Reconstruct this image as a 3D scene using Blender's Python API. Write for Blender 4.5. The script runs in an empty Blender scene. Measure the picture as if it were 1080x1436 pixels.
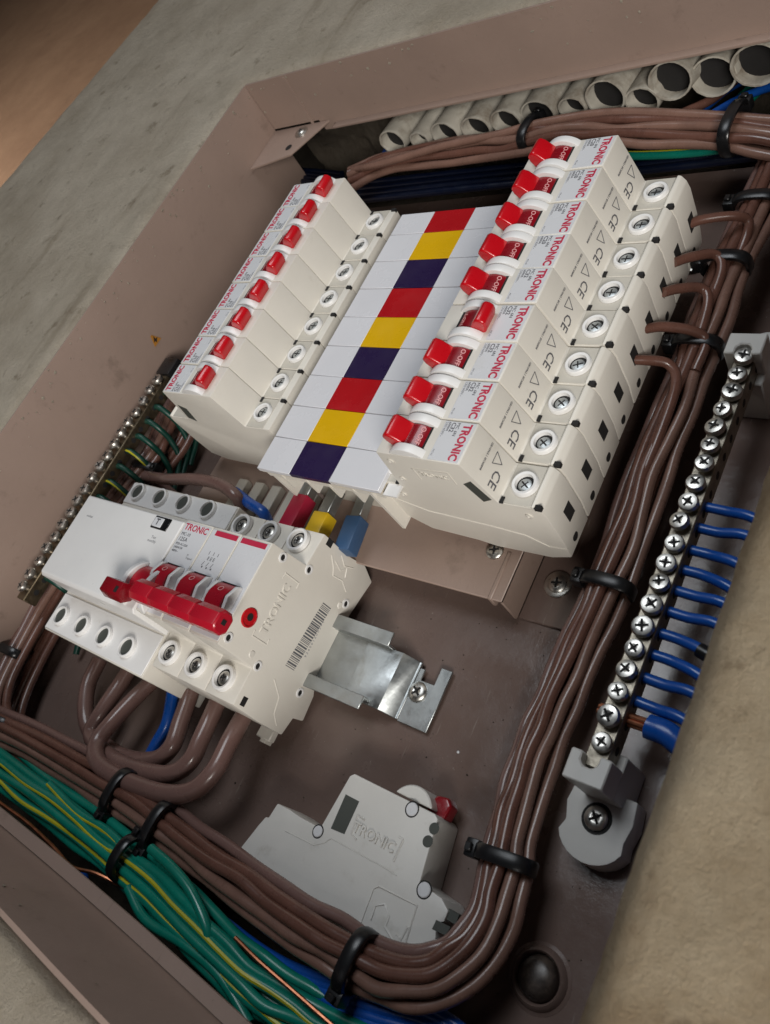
import bpy, bmesh, math, random
from mathutils import Vector, Matrix, noise
random.seed(7)
S = 0.001                      # everything below is written in millimetres
SC = bpy.context.scene
COL = SC.collection
# ------------------------------------------------------------------ camera
CAM_R = ((0.7591496955443506, -0.16017741909480288, 0.6309000984045378),
         (0.4305833929894013, 0.8504573605681968, -0.30219235519283355),
         (-0.48814924094631384, 0.5010643394489223, 0.7145941829429661))
CAM_C = (141.60872906, -108.50898354, 270.01328155)
FPX = 1118.494305603025
cam = bpy.data.cameras.new('camera')
cam.sensor_fit = 'HORIZONTAL'; cam.sensor_width = 36; cam.lens = FPX / 1080 * 36
cam.clip_start = 0.005; cam.clip_end = 20
cam.dof.use_dof = True; cam.dof.focus_distance = 0.345; cam.dof.aperture_fstop = 28
camo = bpy.data.objects.new('camera', cam); COL.objects.link(camo)
camo.matrix_world = Matrix.Translation(Vector(CAM_C) * S) @ Matrix(CAM_R).to_4x4()
SC.camera = camo
# ------------------------------------------------------------------ light (window key, two added fills)
w = bpy.data.worlds.new('World'); SC.world = w; w.use_nodes = True
w.node_tree.nodes['Background'].inputs[0].default_value = (0.80, 0.84, 0.95, 1)
w.node_tree.nodes['Background'].inputs[1].default_value = 0.012
def area(name, loc, target, sx, sy, power, col):
    l = bpy.data.lights.new(name, 'AREA'); l.shape = 'RECTANGLE'; l.size = sx * S; l.size_y = sy * S
    l.energy = power; l.color = col
    o = bpy.data.objects.new(name, l); COL.objects.link(o)
    o.location = Vector(loc) * S
    o.rotation_euler = (Vector(target) - Vector(loc)).to_track_quat('-Z', 'Y').to_euler()
    return o
area('window_light', (780, -800, 700), (-60, 20, 50), 520, 400, 17.0, (1.0, 0.965, 0.91))
area('overhead_fill', (-150, 240, 930), (-80, -40, 20), 440, 440, 3.7, (0.90, 0.95, 1.0))  # overhead fill added to brighten the front faces; no source seen
area('far_wall_fill', (-3000, -100, 60), (-3300, 2100, -400), 1600, 600, 75.0, (1.0, 0.93, 0.84))  # unseen fill, added only to brighten the far wall
SC.view_settings.view_transform = 'Standard'; SC.view_settings.look = 'None'
SC.view_settings.exposure = -0.05; SC.view_settings.gamma = 1

def at(px, py, z):
    """photo pixel (1080x1436) -> point in mm on the plane at height z"""
    R = Matrix(CAM_R); d = R @ Vector(((px - 540) / FPX, -(py - 718) / FPX, -1))
    c = Vector(CAM_C); t = (z - c.z) / d.z
    return c + d * t
def aty(px, py, y):
    R = Matrix(CAM_R); d = R @ Vector(((px - 540) / FPX, -(py - 718) / FPX, -1))
    c = Vector(CAM_C); return c + d * ((y - c.y) / d.y)
def atx(px, py, x):
    R = Matrix(CAM_R); d = R @ Vector(((px - 540) / FPX, -(py - 718) / FPX, -1))
    c = Vector(CAM_C); return c + d * ((x - c.x) / d.x)

# ------------------------------------------------------------------ materials
def mat(name, col, rough=0.4, metal=0.0, var=0.06, vscale=40, bump=0.0, bscale=300, rvar=0.1,
        coat=0.0, spec=0.5, dirt=None, dirt_scale=25, dirt_amt=(0.55, 0.75), specks=None):
    m = bpy.data.materials.new(name); m.use_nodes = True
    nt = m.node_tree; N = nt.nodes; L = nt.links; b = N['Principled BSDF']
    tc0 = N.new('ShaderNodeTexCoord'); oi = N.new('ShaderNodeObjectInfo'); av = N.new('ShaderNodeVectorMath'); av.operation = 'MULTIPLY_ADD'
    cx_ = N.new('ShaderNodeCombineXYZ'); L.new(oi.outputs['Random'], cx_.inputs[0]); L.new(oi.outputs['Random'], cx_.inputs[1])
    av.inputs[1].default_value = (9, 5, 0); L.new(cx_.outputs[0], av.inputs[0]); L.new(tc0.outputs['Object'], av.inputs[2])
    class _T: outputs = {'Object': av.outputs[0]}
    tc = _T
    def noi(scale, det=5, rgh=0.6):
        n = N.new('ShaderNodeTexNoise'); n.inputs['Scale'].default_value = scale
        n.inputs['Detail'].default_value = det; n.inputs['Roughness'].default_value = rgh
        L.new(tc.outputs['Object'], n.inputs['Vector']); return n
    n1 = noi(vscale)
    r = N.new('ShaderNodeMapRange'); r.inputs[1].default_value = .3; r.inputs[2].default_value = .7
    r.inputs[3].default_value = 1 - var; r.inputs[4].default_value = 1 + var
    L.new(n1.outputs['Fac'], r.inputs[0])
    mx = N.new('ShaderNodeVectorMath'); mx.operation = 'SCALE'; mx.inputs[0].default_value = col[:3]
    L.new(r.outputs[0], mx.inputs['Scale'])
    out = mx.outputs[0]
    if dirt:
        n2 = noi(dirt_scale, 8, 0.7)
        r2 = N.new('ShaderNodeMapRange'); r2.inputs[1].default_value = dirt_amt[0]; r2.inputs[2].default_value = dirt_amt[1]
        L.new(n2.outputs['Fac'], r2.inputs[0])
        mi = N.new('ShaderNodeMixRGB'); mi.inputs[2].default_value = (*dirt, 1)
        L.new(out, mi.inputs[1]); L.new(r2.outputs[0], mi.inputs[0]); out = mi.outputs[0]
    if specks:
        for sc_, lo_, hi_, st_ in ((520, .70, .76, None), (60, .66, .80, (9, .7, 3))):
            n5 = noi(sc_, 4, .6)
            if st_:
                mp = N.new('ShaderNodeMapping'); mp.inputs['Scale'].default_value = st_; mp.inputs['Rotation'].default_value = (.3, .4, .6)
                L.new(tc.outputs['Object'], mp.inputs[0]); L.new(mp.outputs[0], n5.inputs['Vector'])
            r5 = N.new('ShaderNodeMapRange'); r5.inputs[1].default_value = lo_; r5.inputs[2].default_value = hi_; r5.inputs[4].default_value = .5
            L.new(n5.outputs['Fac'], r5.inputs[0])
            m5 = N.new('ShaderNodeMixRGB'); m5.inputs[2].default_value = (*specks, 1); L.new(out, m5.inputs[1]); L.new(r5.outputs[0], m5.inputs[0]); out = m5.outputs[0]
    L.new(out, b.inputs['Base Color'])
    n3 = noi(vscale * 1.7, 6)
    r3 = N.new('ShaderNodeMapRange'); r3.inputs[1].default_value = .3; r3.inputs[2].default_value = .7
    r3.inputs[3].default_value = max(.02, rough - rvar); r3.inputs[4].default_value = min(1, rough + rvar)
    L.new(n3.outputs['Fac'], r3.inputs[0]); L.new(r3.outputs[0], b.inputs['Roughness'])
    b.inputs['Metallic'].default_value = metal
    b.inputs['Coat Weight'].default_value = coat; b.inputs['Specular IOR Level'].default_value = spec
    if bump:
        n4 = noi(bscale, 6, .65); bp = N.new('ShaderNodeBump'); bp.inputs['Strength'].default_value = bump
        bp.inputs['Distance'].default_value = 0.001
        L.new(n4.outputs['Fac'], bp.inputs['Height']); L.new(bp.outputs[0], b.inputs['Normal'])
    return m
M = {}
M['plastic'] = mat('ivory_plastic', (0.70, 0.665, 0.60), .42, var=.03, bump=.05, bscale=900, dirt=(.52, .48, .41), dirt_scale=45, dirt_amt=(.62, .85))
M['plastic_white'] = mat('white_plastic', (0.76, 0.75, 0.74), .36, var=.025, bump=.03, bscale=700, dirt=(.6, .57, .52), dirt_scale=60, dirt_amt=(.64, .85))
M['plastic_tan'] = mat('tan_plastic', (0.60, 0.54, 0.44), .45, var=.03, bump=.05, bscale=900)
M['cell'] = mat('darker_plastic', (0.50, 0.47, 0.41), .5, var=.04, bump=.05, bscale=900)
M['label'] = mat('label_white', (0.66, 0.665, 0.685), .3, var=.02, dirt=(.62, .61, .6), dirt_scale=70, dirt_amt=(.6, .8))
M['tile'] = mat('cover_white', (0.70, 0.70, 0.73), .25, var=.03, vscale=20, bump=.02, bscale=150)
M['tile_red'] = mat('cover_red', (0.42, 0.008, 0.012), .28, var=.05)
M['tile_yellow'] = mat('cover_yellow', (0.72, 0.42, 0.005), .28, var=.05)
M['tile_dark'] = mat('cover_navy', (0.022, 0.012, 0.055), .3, var=.05)
M['red'] = mat('red_plastic', (0.50, 0.004, 0.010), .30, var=.06, coat=.3)
M['red_dark'] = mat('dark_red_plastic', (0.22, 0.004, 0.010), .28, var=.06, coat=.3)
M['lever_red'] = mat('lever_red_plastic', (0.42, 0.008, 0.022), .3, var=.06, coat=.2)
M['ink_red'] = mat('red_ink', (0.50, 0.02, 0.06), .5)
M['ink'] = mat('dark_ink', (0.10, 0.10, 0.11), .5)
M['ink_soft'] = mat('grey_ink', (0.26, 0.26, 0.27), .5)
M['ink_pink'] = mat('pale_ink', (0.75, 0.35, 0.35), .5)
M['black'] = mat('black_plastic', (0.008, 0.008, 0.009), .32, var=.1)
M['rubber'] = mat('dark_rubber', (0.030, 0.022, 0.018), .35, var=.2, vscale=150, dirt=(.12, .09, .07), dirt_scale=90, dirt_amt=(.5, .75))
M['void'] = mat('dark_slot', (0.010, 0.009, 0.009), .8)
M['slot'] = mat('grey_green_slot', (0.055, 0.060, 0.052), .6)
M['steel'] = mat('zinc_steel', (0.42, 0.44, 0.44), .42, 1, var=.12, vscale=90, bump=.1, bscale=250, rvar=.12)
M['screw'] = mat('nickel_screw', (0.56, 0.545, 0.51), .36, 1, var=.15, vscale=300, rvar=.1)
M['brass'] = mat('plated_brass', (0.30, 0.27, 0.22), .45, 1, var=.25, vscale=200, bump=.2, bscale=500)
M['brass_old'] = mat('tarnished_brass', (0.19, 0.15, 0.10), .5, 1, var=.3, vscale=200, bump=.2, bscale=500)
M['copper'] = mat('copper', (0.55, 0.22, 0.12), .4, 1, var=.15, vscale=200)
M['paint'] = mat('beige_paint', (0.315, 0.228, 0.188), .42, var=.08, vscale=12, bump=.12, bscale=260, rvar=.12,
                 dirt=(.16, .115, .09), dirt_scale=30, dirt_amt=(.60, .80), specks=(.10, .07, .05))
M['paint_shaded'] = mat('shaded_plate_paint', (0.150, 0.104, 0.088), .24, var=.10, vscale=14, bump=.12, bscale=200, rvar=.17,
                      dirt=(.11, .085, .075), dirt_scale=30, dirt_amt=(.62, .80), specks=(.42, .38, .33))  # box paint darkened: the dimness deep in the box is in this colour
M['brown'] = mat('brown_insulation', (0.135, 0.062, 0.045), .27, var=.16, vscale=70, bump=.05, bscale=200, coat=.1, dirt=(.08, .035, .026), dirt_scale=50)
M['brown2'] = mat('light_brown_insulation', (0.20, 0.112, 0.085), .27, var=.16, vscale=70, bump=.05, bscale=200, coat=.1)
M['mauve'] = mat('mauve_brown_insulation', (0.170, 0.098, 0.084), .26, var=.08, vscale=50, bump=.04, bscale=200, coat=.15)
M['blue'] = mat('blue_insulation', (0.006, 0.075, 0.36), .3, var=.1, vscale=70, coat=.1)
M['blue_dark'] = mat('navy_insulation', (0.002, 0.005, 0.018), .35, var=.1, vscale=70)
M['green'] = mat('green_insulation', (0.004, 0.19, 0.135), .3, var=.15, vscale=60, coat=.1)
M['green_shaded'] = mat('shaded_green_insulation', (0.002, 0.040, 0.027), .4, var=.15, vscale=60)  # darker copy of the green, with the shade along the left wall in it
M['yellow_wire'] = mat('yellow_stripe', (0.46, 0.42, 0.02), .35, var=.15)
M['bus_red'] = mat('sleeve_red', (0.40, 0.012, 0.045), .4, var=.06)
M['bus_yellow'] = mat('sleeve_yellow', (0.66, 0.42, 0.012), .4, var=.06)
M['bus_blue'] = mat('sleeve_blue', (0.035, 0.085, 0.18), .45, var=.08)
M['conduit'] = mat('pvc_conduit', (0.44, 0.41, 0.35), .5, var=.2, vscale=50, bump=.2, bscale=250, dirt=(.20, .16, .12), dirt_scale=40, dirt_amt=(.5, .7))
M['foot'] = mat('grey_insulator', (0.60, 0.59, 0.56), .42, var=.05)
M['spare'] = mat('old_ivory_plastic', (0.64, 0.625, 0.59), .4, var=.04, bump=.05, bscale=900, dirt=(.45, .42, .37), dirt_scale=60, dirt_amt=(.58, .8))
M['sticker'] = mat('orange_sticker', (0.40, 0.17, 0.02), .5)

def concrete(name, c1, c2, c3, sc=1.0):
    m = bpy.data.materials.new(name); m.use_nodes = True
    nt = m.node_tree; N = nt.nodes; L = nt.links; b = N['Principled BSDF']; b.inputs['Roughness'].default_value = .92
    b.inputs['Specular IOR Level'].default_value = .2
    tc = N.new('ShaderNodeTexCoord')
    def noi(scale, det=8, rg=.65, st=None):
        n = N.new('ShaderNodeTexNoise'); n.inputs['Scale'].default_value = scale; n.inputs['Detail'].default_value = det
        n.inputs['Roughness'].default_value = rg
        if st:
            mp = N.new('ShaderNodeMapping'); mp.inputs['Scale'].default_value = st
            L.new(tc.outputs['Object'], mp.inputs[0]); L.new(mp.outputs[0], n.inputs['Vector'])
        else: L.new(tc.outputs['Object'], n.inputs['Vector'])
        return n
    a = noi(16 * sc, 10, .75); cr = N.new('ShaderNodeValToRGB'); cr.color_ramp.elements[0].position = .36; cr.color_ramp.elements[1].position = .62
    cr.color_ramp.elements[0].color = (*c1, 1); cr.color_ramp.elements[1].color = (*c2, 1)
    L.new(a.outputs['Fac'], cr.inputs[0])
    s = noi(60 * sc, 8, .7); r = N.new('ShaderNodeMapRange'); r.inputs[1].default_value = .58; r.inputs[2].default_value = .68
    L.new(s.outputs['Fac'], r.inputs[0])
    mi = N.new('ShaderNodeMixRGB'); mi.inputs[2].default_value = (*c3, 1); L.new(cr.outputs[0], mi.inputs[1])
    ml = N.new('ShaderNodeMath'); ml.operation = 'MULTIPLY'; ml.inputs[1].default_value = .6; L.new(r.outputs[0], ml.inputs[0]); L.new(ml.outputs[0], mi.inputs[0])
    st = noi(14 * sc, 6, .6, (3.2, .55, 1)); r2 = N.new('ShaderNodeMapRange'); r2.inputs[1].default_value = .58; r2.inputs[2].default_value = .8
    L.new(st.outputs['Fac'], r2.inputs[0])
    mi2 = N.new('ShaderNodeMixRGB'); mi2.inputs[2].default_value = (c3[0] * 1.1, c3[1] * 1.05, c3[2], 1)
    ml2 = N.new('ShaderNodeMath'); ml2.operation = 'MULTIPLY'; ml2.inputs[1].default_value = .6; L.new(r2.outputs[0], ml2.inputs[0])
    L.new(mi.outputs[0], mi2.inputs[1]); L.new(ml2.outputs[0], mi2.inputs[0]); L.new(mi2.outputs[0], b.inputs['Base Color'])
    f = noi(650 * sc, 5, .8); bp = N.new('ShaderNodeBump'); bp.inputs['Strength'].default_value = 1.0; bp.inputs['Distance'].default_value = .0026
    f2 = noi(260 * sc, 6, .8); ad = N.new('ShaderNodeMath'); ad.operation = 'ADD'; L.new(f.outputs['Fac'], ad.inputs[0]); L.new(f2.outputs['Fac'], ad.inputs[1])
    L.new(ad.outputs[0], bp.inputs['Height']); L.new(bp.outputs[0], b.inputs['Normal'])
    return m
M['concrete'] = concrete('cement_render', (0.47, 0.40, 0.31), (0.63, 0.555, 0.45), (0.22, 0.165, 0.11))
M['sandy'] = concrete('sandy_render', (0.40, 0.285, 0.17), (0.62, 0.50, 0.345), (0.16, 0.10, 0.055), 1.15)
M['niche'] = concrete('dark_cement', (0.09, 0.070, 0.052), (0.15, 0.125, 0.095), (0.035, 0.028, 0.02), 2.0)  # darkened so that its colour carries the shade of the gaps
M['far'] = concrete('brown_plaster', (0.25, 0.150, 0.095), (0.31, 0.195, 0.125), (0.21, 0.13, 0.085), .35)

# ------------------------------------------------------------------ mesh tools (mm)
class MB:
    def __init__(s): s.bm = bmesh.new()
    def face_poly(s, pts):
        return s.bm.faces.new([s.bm.verts.new(p) for p in pts])
    def box(s, x0, y0, z0, x1, y1, z1, mtx=None):
        g = bmesh.ops.create_cube(s.bm, size=1)
        mm = Matrix.Translation(((x0 + x1) / 2, (y0 + y1) / 2, (z0 + z1) / 2)) @ Matrix.Diagonal((abs(x1 - x0), abs(y1 - y0), abs(z1 - z0), 1))
        if mtx: mm = mtx @ mm
        bmesh.ops.transform(s.bm, matrix=mm, verts=g['verts']); return s
    def prism(s, pts, axis, a, b):
        """polygon pts (2D) extruded from a to b along axis"""
        f = {'x': lambda p, t: (t, p[0], p[1]), 'y': lambda p, t: (p[0], t, p[1]), 'z': lambda p, t: (p[0], p[1], t)}[axis]
        A = [s.bm.verts.new(f(p, a)) for p in pts]; B = [s.bm.verts.new(f(p, b)) for p in pts]
        n = len(pts); s.bm.faces.new(A[::-1]); s.bm.faces.new(B)
        for i in range(n): s.bm.faces.new((A[i], A[(i + 1) % n], B[(i + 1) % n], B[i]))
        return s
    def lathe(s, prof, c=(0, 0, 0), n=20, mtx=None):
        """prof: list of (radius, height) about z"""
        rings = []
        for r, h in prof:
            rings.append([s.bm.verts.new((c[0] + r * math.cos(2 * math.pi * k / n), c[1] + r * math.sin(2 * math.pi * k / n), c[2] + h)) for k in range(n)]
                         if r > 1e-6 else [s.bm.verts.new((c[0], c[1], c[2] + h))])
        for a, b in zip(rings, rings[1:]):
            for k in range(n):
                if len(a) == 1 and len(b) == 1: continue
                if len(a) == 1: s.bm.faces.new((a[0], b[(k + 1) % n], b[k]))
                elif len(b) == 1: s.bm.faces.new((a[k], a[(k + 1) % n], b[0]))
                else: s.bm.faces.new((a[k], a[(k + 1) % n], b[(k + 1) % n], b[k]))
        if mtx:
            bmesh.ops.transform(s.bm, matrix=mtx, verts=[v for r_ in rings for v in r_])
        return s
    def tube(s, pts, r, n=10, cap=True, rfun=None):
        pts = [Vector(p) for p in pts]; rings = []
        t0 = (pts[1] - pts[0]).normalized(); u = t0.orthogonal().normalized()
        for i, p in enumerate(pts):
            t = (pts[min(i + 1, len(pts) - 1)] - pts[max(i - 1, 0)]).normalized()
            u = (u - t * u.dot(t)); u = u.normalized() if u.length > 1e-6 else t.orthogonal().normalized()
            v = t.cross(u); rr = rfun(i / (len(pts) - 1)) * r if rfun else r
            rings.append([s.bm.verts.new(p + (u * math.cos(2 * math.pi * k / n) + v * math.sin(2 * math.pi * k / n)) * rr) for k in range(n)])
        for a, b in zip(rings, rings[1:]):
            for k in range(n): s.bm.faces.new((a[k], a[(k + 1) % n], b[(k + 1) % n], b[k]))
        if cap: s.bm.faces.new(rings[0][::-1]); s.bm.faces.new(rings[-1])
        return s
    def bevel(s, w, seg=2, ang=30):
        bmesh.ops.remove_doubles(s.bm, verts=s.bm.verts, dist=1e-4)
        es = [e for e in s.bm.edges if len(e.link_faces) == 2 and e.calc_face_angle(0) > math.radians(ang)]
        bmesh.ops.bevel(s.bm, geom=es, offset=w, segments=seg, affect='EDGES', profile=.6, clamp_overlap=True)
        return s
    def build(s, name, m, parent=None, loc=None, smooth=40):
        bmesh.ops.recalc_face_normals(s.bm, faces=s.bm.faces)
        bmesh.ops.scale(s.bm, vec=(S, S, S), verts=s.bm.verts)
        me = bpy.data.meshes.new(name); s.bm.to_mesh(me); s.bm.free()
        me.materials.append(M[m] if isinstance(m, str) else m)
        if smooth: me.shade_smooth(); me.set_sharp_from_angle(angle=math.radians(smooth))
        o = bpy.data.objects.new(name, me); COL.objects.link(o)
        if parent: o.parent = parent
        if loc is not None: o.location = Vector(loc) * S
        return o
def tag(o, label=None, cat=None, group=None, kind=None):
    if label: o['label'] = label
    if cat: o['category'] = cat
    if group: o['group'] = group
    if kind: o['kind'] = kind
    return o
def thing(name, label, cat, loc=(0, 0, 0), rz=0, group=None):
    o = bpy.data.objects.new(name, None); COL.objects.link(o); o.empty_display_size = .01
    o.location = Vector(loc) * S; o.rotation_euler = (0, 0, rz)
    return tag(o, label, cat, group)
def copy_tree(o, parent=None):
    c = o.copy(); COL.objects.link(c)
    if parent: c.parent = parent
    for ch in [k for k in KIDS(o)]: copy_tree(ch, c)
    return c
def KIDS(o): return list(o.children)
def inst(o, parent, loc, rot=None, label=None):
    """another object sharing o's mesh, under parent"""
    c = o.copy(); COL.objects.link(c); c.parent = parent; c.location = Vector(loc) * S
    if rot: c.rotation_euler = rot
    return c
TXT = {}
def text(s, size, parent, m, loc, rot=(0, 0, 0), name='lettering', bold=0.0, ext=.04, align='CENTER', sx=1.0):
    key = (s, size, bold, ext, align, m)
    if key not in TXT:
        c = bpy.data.curves.new('t', 'FONT'); c.body = s; c.size = size; c.extrude = ext; c.offset = bold
        c.align_x = align; c.align_y = 'CENTER'; c.resolution_u = 2
        t = bpy.data.objects.new('t', c); COL.objects.link(t); bpy.context.view_layer.update()
        me = bpy.data.meshes.new_from_object(t.evaluated_get(bpy.context.evaluated_depsgraph_get()))
        bpy.data.objects.remove(t); me.transform(Matrix.Scale(S, 4)); me.materials.clear(); me.materials.append(M[m]); me.name = 'lettering'
        TXT[key] = me
    o = bpy.data.objects.new(name, TXT[key]); COL.objects.link(o); o.parent = parent
    o.location = Vector(loc) * S; o.rotation_euler = rot; o.scale = (sx, 1, 1)
    return o
def catmull(P, sub=8):
    P = [Vector(p) for p in P]
    if len(P) < 3: return P
    Q = [P[0] * 2 - P[1]] + P + [P[-1] * 2 - P[-2]]; out = []
    for i in range(1, len(Q) - 2):
        a, b, c, d = Q[i - 1:i + 3]
        for k in range(sub):
            t = k / sub
            out.append(.5 * ((2 * b) + (c - a) * t + (2 * a - 5 * b + 4 * c - d) * t * t + (3 * b - a - 3 * c + d) * t ** 3))
    out.append(P[-1]); return out

# ------------------------------------------------------------------ the setting
BASE = -20
X0, X1, Y0, Y1 = -306, 89, -192, 250          # inside of the enclosure
LIP = 80
YO = Y0 - 5.5                   # broken gap below the lower lip
XO = X1 - 4.0                   # the render overlaps the right edge of the box
def wall_mesh():
    bm = bmesh.new()
    def lin(a, b, n): return [a + (b - a) * i / n for i in range(n + 1)]
    xs = lin(-572, X0 - 1.5, 74)[:] + lin(X0 - 1.5, XO, 60)[1:] + lin(XO, X1 + 160, 50)[1:] + [X1 + 300, X1 + 600]
    ys = [-900, -500] + lin(Y0 - 190, YO, 60) + lin(YO, Y1 + 1.5, 110)[1:] + lin(Y1 + 1.5, Y1 + 260, 80)[1:] + [900, 1500]
    def hgt(x, y):
        dx = max(X0 - 1.5 - x, x - XO); dy = max(YO - y, y - Y1 - 1.5); d = max(dx, dy)
        z = 81.5 + (.25 if x > 0 else .9) * noise.noise(Vector((x * .02, y * .02, 1))) + .7 * noise.noise(Vector((x * .09, y * .09, 3))) + .35 * noise.noise(Vector((x * .33, y * .33, 5)))
        if d > 0 and x > X1 - 2: z += 4.0 * (1 - math.exp(-d / 4)) + min(1, d / 12) * (.8 * noise.noise(Vector((x * .06, y * .06, 11))) + .6 * noise.noise(Vector((x * .3, y * .3, 12))))
        if d < 8: z -= 2.2 * (1 - d / 8) ** 2
        return z
    V = {}
    def v(i, j):
        if (i, j) not in V:
            x, y = xs[i], ys[j]; jx = jy = 0
            e = min(abs(x - X0 + 1.5), abs(x - XO), abs(y - YO), abs(y - Y1 - 1.5))
            if e < .1:
                q = (.5 if x > 0 else 1.0) * (noise.noise(Vector((x * .3, y * .3, 9))) * .6 + noise.noise(Vector((x * .9, y * .9, 9))) * .5)
                jx = jy = q * (2.2 if abs(y - YO) < .1 else 1)
            V[i, j] = bm.verts.new((x + jx, y + jy, hgt(x, y)))
        return V[i, j]
    eps = 1e-6
    inside = lambda x, y: X0 - 1.5 < x < XO and YO < y < Y1 + 1.5
    for i in range(len(xs) - 1):
        for j in range(len(ys) - 1):
            if inside((xs[i] + xs[i + 1]) / 2, (ys[j] + ys[j + 1]) / 2): continue
            bm.faces.new((v(i, j), v(i + 1, j), v(i + 1, j + 1), v(i, j + 1)))
    # reveal of the opening going down
    edges = [e for e in bm.edges if len(e.link_faces) == 1 and all(X0 - 5 < q.co.x < X1 + 5 and Y0 - 9 < q.co.y < Y1 + 5 for q in e.verts)]
    r = bmesh.ops.extrude_edge_only(bm, edges=edges)
    nv = [q for q in r['geom'] if isinstance(q, bmesh.types.BMVert)]
    cx, cy = (X0 + X1) / 2, (Y0 + Y1) / 2
    for q in nv:
        q.co.z = 74 if q.co.x > X1 - 8 else 60
        q.co.x += 1.5 if q.co.x > X1 - 8 else (-1.5 if q.co.x < X0 else 0); q.co.y += 1.5 if q.co.y > Y1 else (-1.5 if q.co.y < Y0 else 0)
    # rounded outer edge on the far left, then back into the room
    col = [v(0, j) for j in range(len(ys))]
    for k in range(1, 10):
        a = min(k, 8) / 8 * math.pi / 2; R = 16
        new = []
        for j, y in enumerate(ys):
            n_ = noise.noise(Vector((k * .3, y * .04, 2))) * .8
            x = -572 - R * math.sin(a) + n_ + (y - 300) * .11 * 0; z = 81.5 - R * (1 - math.cos(a)) + n_
            if k == 9: z = -600
            new.append(bm.verts.new((x, y, z)))
        for j in range(len(ys) - 1): bm.faces.new((new[j], col[j], col[j + 1], new[j + 1]))
        col = new
    for q in bm.verts:                        # the outer edge is not quite parallel to the box
        if q.co.x < X0 - 2:
            t = min(1, (X0 - q.co.x) / 270); q.co.x += t * (q.co.y - 310) * .105
    bmesh.ops.scale(bm, vec=(S, S, S), verts=bm.verts)
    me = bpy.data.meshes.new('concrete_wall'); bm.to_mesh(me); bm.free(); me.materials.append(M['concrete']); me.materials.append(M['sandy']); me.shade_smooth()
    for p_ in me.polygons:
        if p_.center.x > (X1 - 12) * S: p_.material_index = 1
    o = bpy.data.objects.new('concrete_wall', me); COL.objects.link(o)
    tag(o, 'rough cement rendered wall around the recessed metal box', kind='structure')
wall_mesh()
m = MB(); m.box(-15000, -5000, -420, -250, 9000, -400); tag(m.build('far_wall', 'far'), 'brown plaster surface seen beyond the wall edge', kind='structure')
# rough masonry recess behind and around the enclosure
def rough_sheet(name, f, nu, nv, label):
    bm = bmesh.new(); g = [[bm.verts.new(f(i / nu, j / nv)) for j in range(nv + 1)] for i in range(nu + 1)]
    for i in range(nu):
        for j in range(nv): bm.faces.new((g[i][j], g[i + 1][j], g[i + 1][j + 1], g[i][j + 1]))
    bmesh.ops.scale(bm, vec=(S, S, S), verts=bm.verts)
    me = bpy.data.meshes.new(name); bm.to_mesh(me); bm.free(); me.materials.append(M['niche']); me.shade_smooth()
    o = bpy.data.objects.new(name, me); COL.objects.link(o); tag(o, label, kind='structure')
rough_sheet('niche_top', lambda u, v: (X0 - 20 + u * 440, 284 + 7 * noise.noise(Vector((u * 30, v * 5, 1))) + 3 * noise.noise(Vector((u * 90, v * 15, 1))), -30 + v * 100), 150, 24, 'shade-toned broken masonry behind the conduits at the top of the box')
rough_sheet('niche_bottom', lambda u, v: (X0 - 20 + u * 440, -212 + 6 * noise.noise(Vector((u * 30, v * 5, 7))), -30 + v * 100), 60, 12, 'shade-toned masonry under the lower edge of the box')
rough_sheet('niche_floor', lambda u, v: (X0 - 20 + u * 440, -230 + v * 520, -34 + 2 * noise.noise(Vector((u * 20, v * 20, 7)))), 20, 20, 'shade-toned masonry behind the back plate')

# ------------------------------------------------------------------ metal enclosure
enc = thing('metal_enclosure', 'beige painted sheet steel distribution box set into the cement wall', 'electrical box')
m = MB(); m.box(X0, Y0 + 22, BASE - 1.6, X1, Y1 - 10, BASE)
bp_ = m.build('back_plate', 'paint_shaded', enc)
# bumpy, slightly dished knockout at the lower right
kx, ky, _ = at(757, 1372, BASE)
m = MB(); m.lathe([(11, .1), (9.8, .6), (9.0, 2.4), (8.2, 3.0), (7.6, 2.4), (7.2, .2), (0, .15)], (kx, ky, BASE), 32); m.build('knockout', 'paint_shaded', enc)
m = MB(); m.lathe([(7.1, .2), (6.9, 2.2), (6.2, 3.4), (4.6, 4.3), (2.4, 4.8), (0, 4.9)], (kx + .1, ky, BASE), 28); m.build('rubber_plug', 'rubber', enc)
m = MB(); m.box(X0 - 1.4, Y0, BASE, X0, Y1, LIP); m.bevel(.4); m.build('side_wall', 'paint', enc)
m = MB(); m.box(X1, Y0, BASE, X1 + 1.4, Y1, LIP - 3); m.bevel(.4); m.build('side_wall', 'paint', enc)
def top_low(x): return 33 + (10 if x < -262 else 0)
m = MB(); m.prism([(X0, LIP), (X1, LIP), (X1, 42.5), (-252, 42), (-254, 38), (-262, 38.5), (-263, 46), (X0, 46)], 'y', Y1, Y1 + 1.4)
m.build('top_wall', 'paint', enc)
m = MB(); m.prism([(-250, 41), (X1, 41.2), (X1, 42.6), (-250, 42.4)], 'y', Y1 - 5.0, Y1 + .4); m.bevel(.3); m.build('folded_edge', 'paint', enc)
m = MB(); m.box(-270, Y1 - .9, 44, -268, Y1 - .1, LIP - 1); m.build('weld_seam', 'paint', enc)
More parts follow.
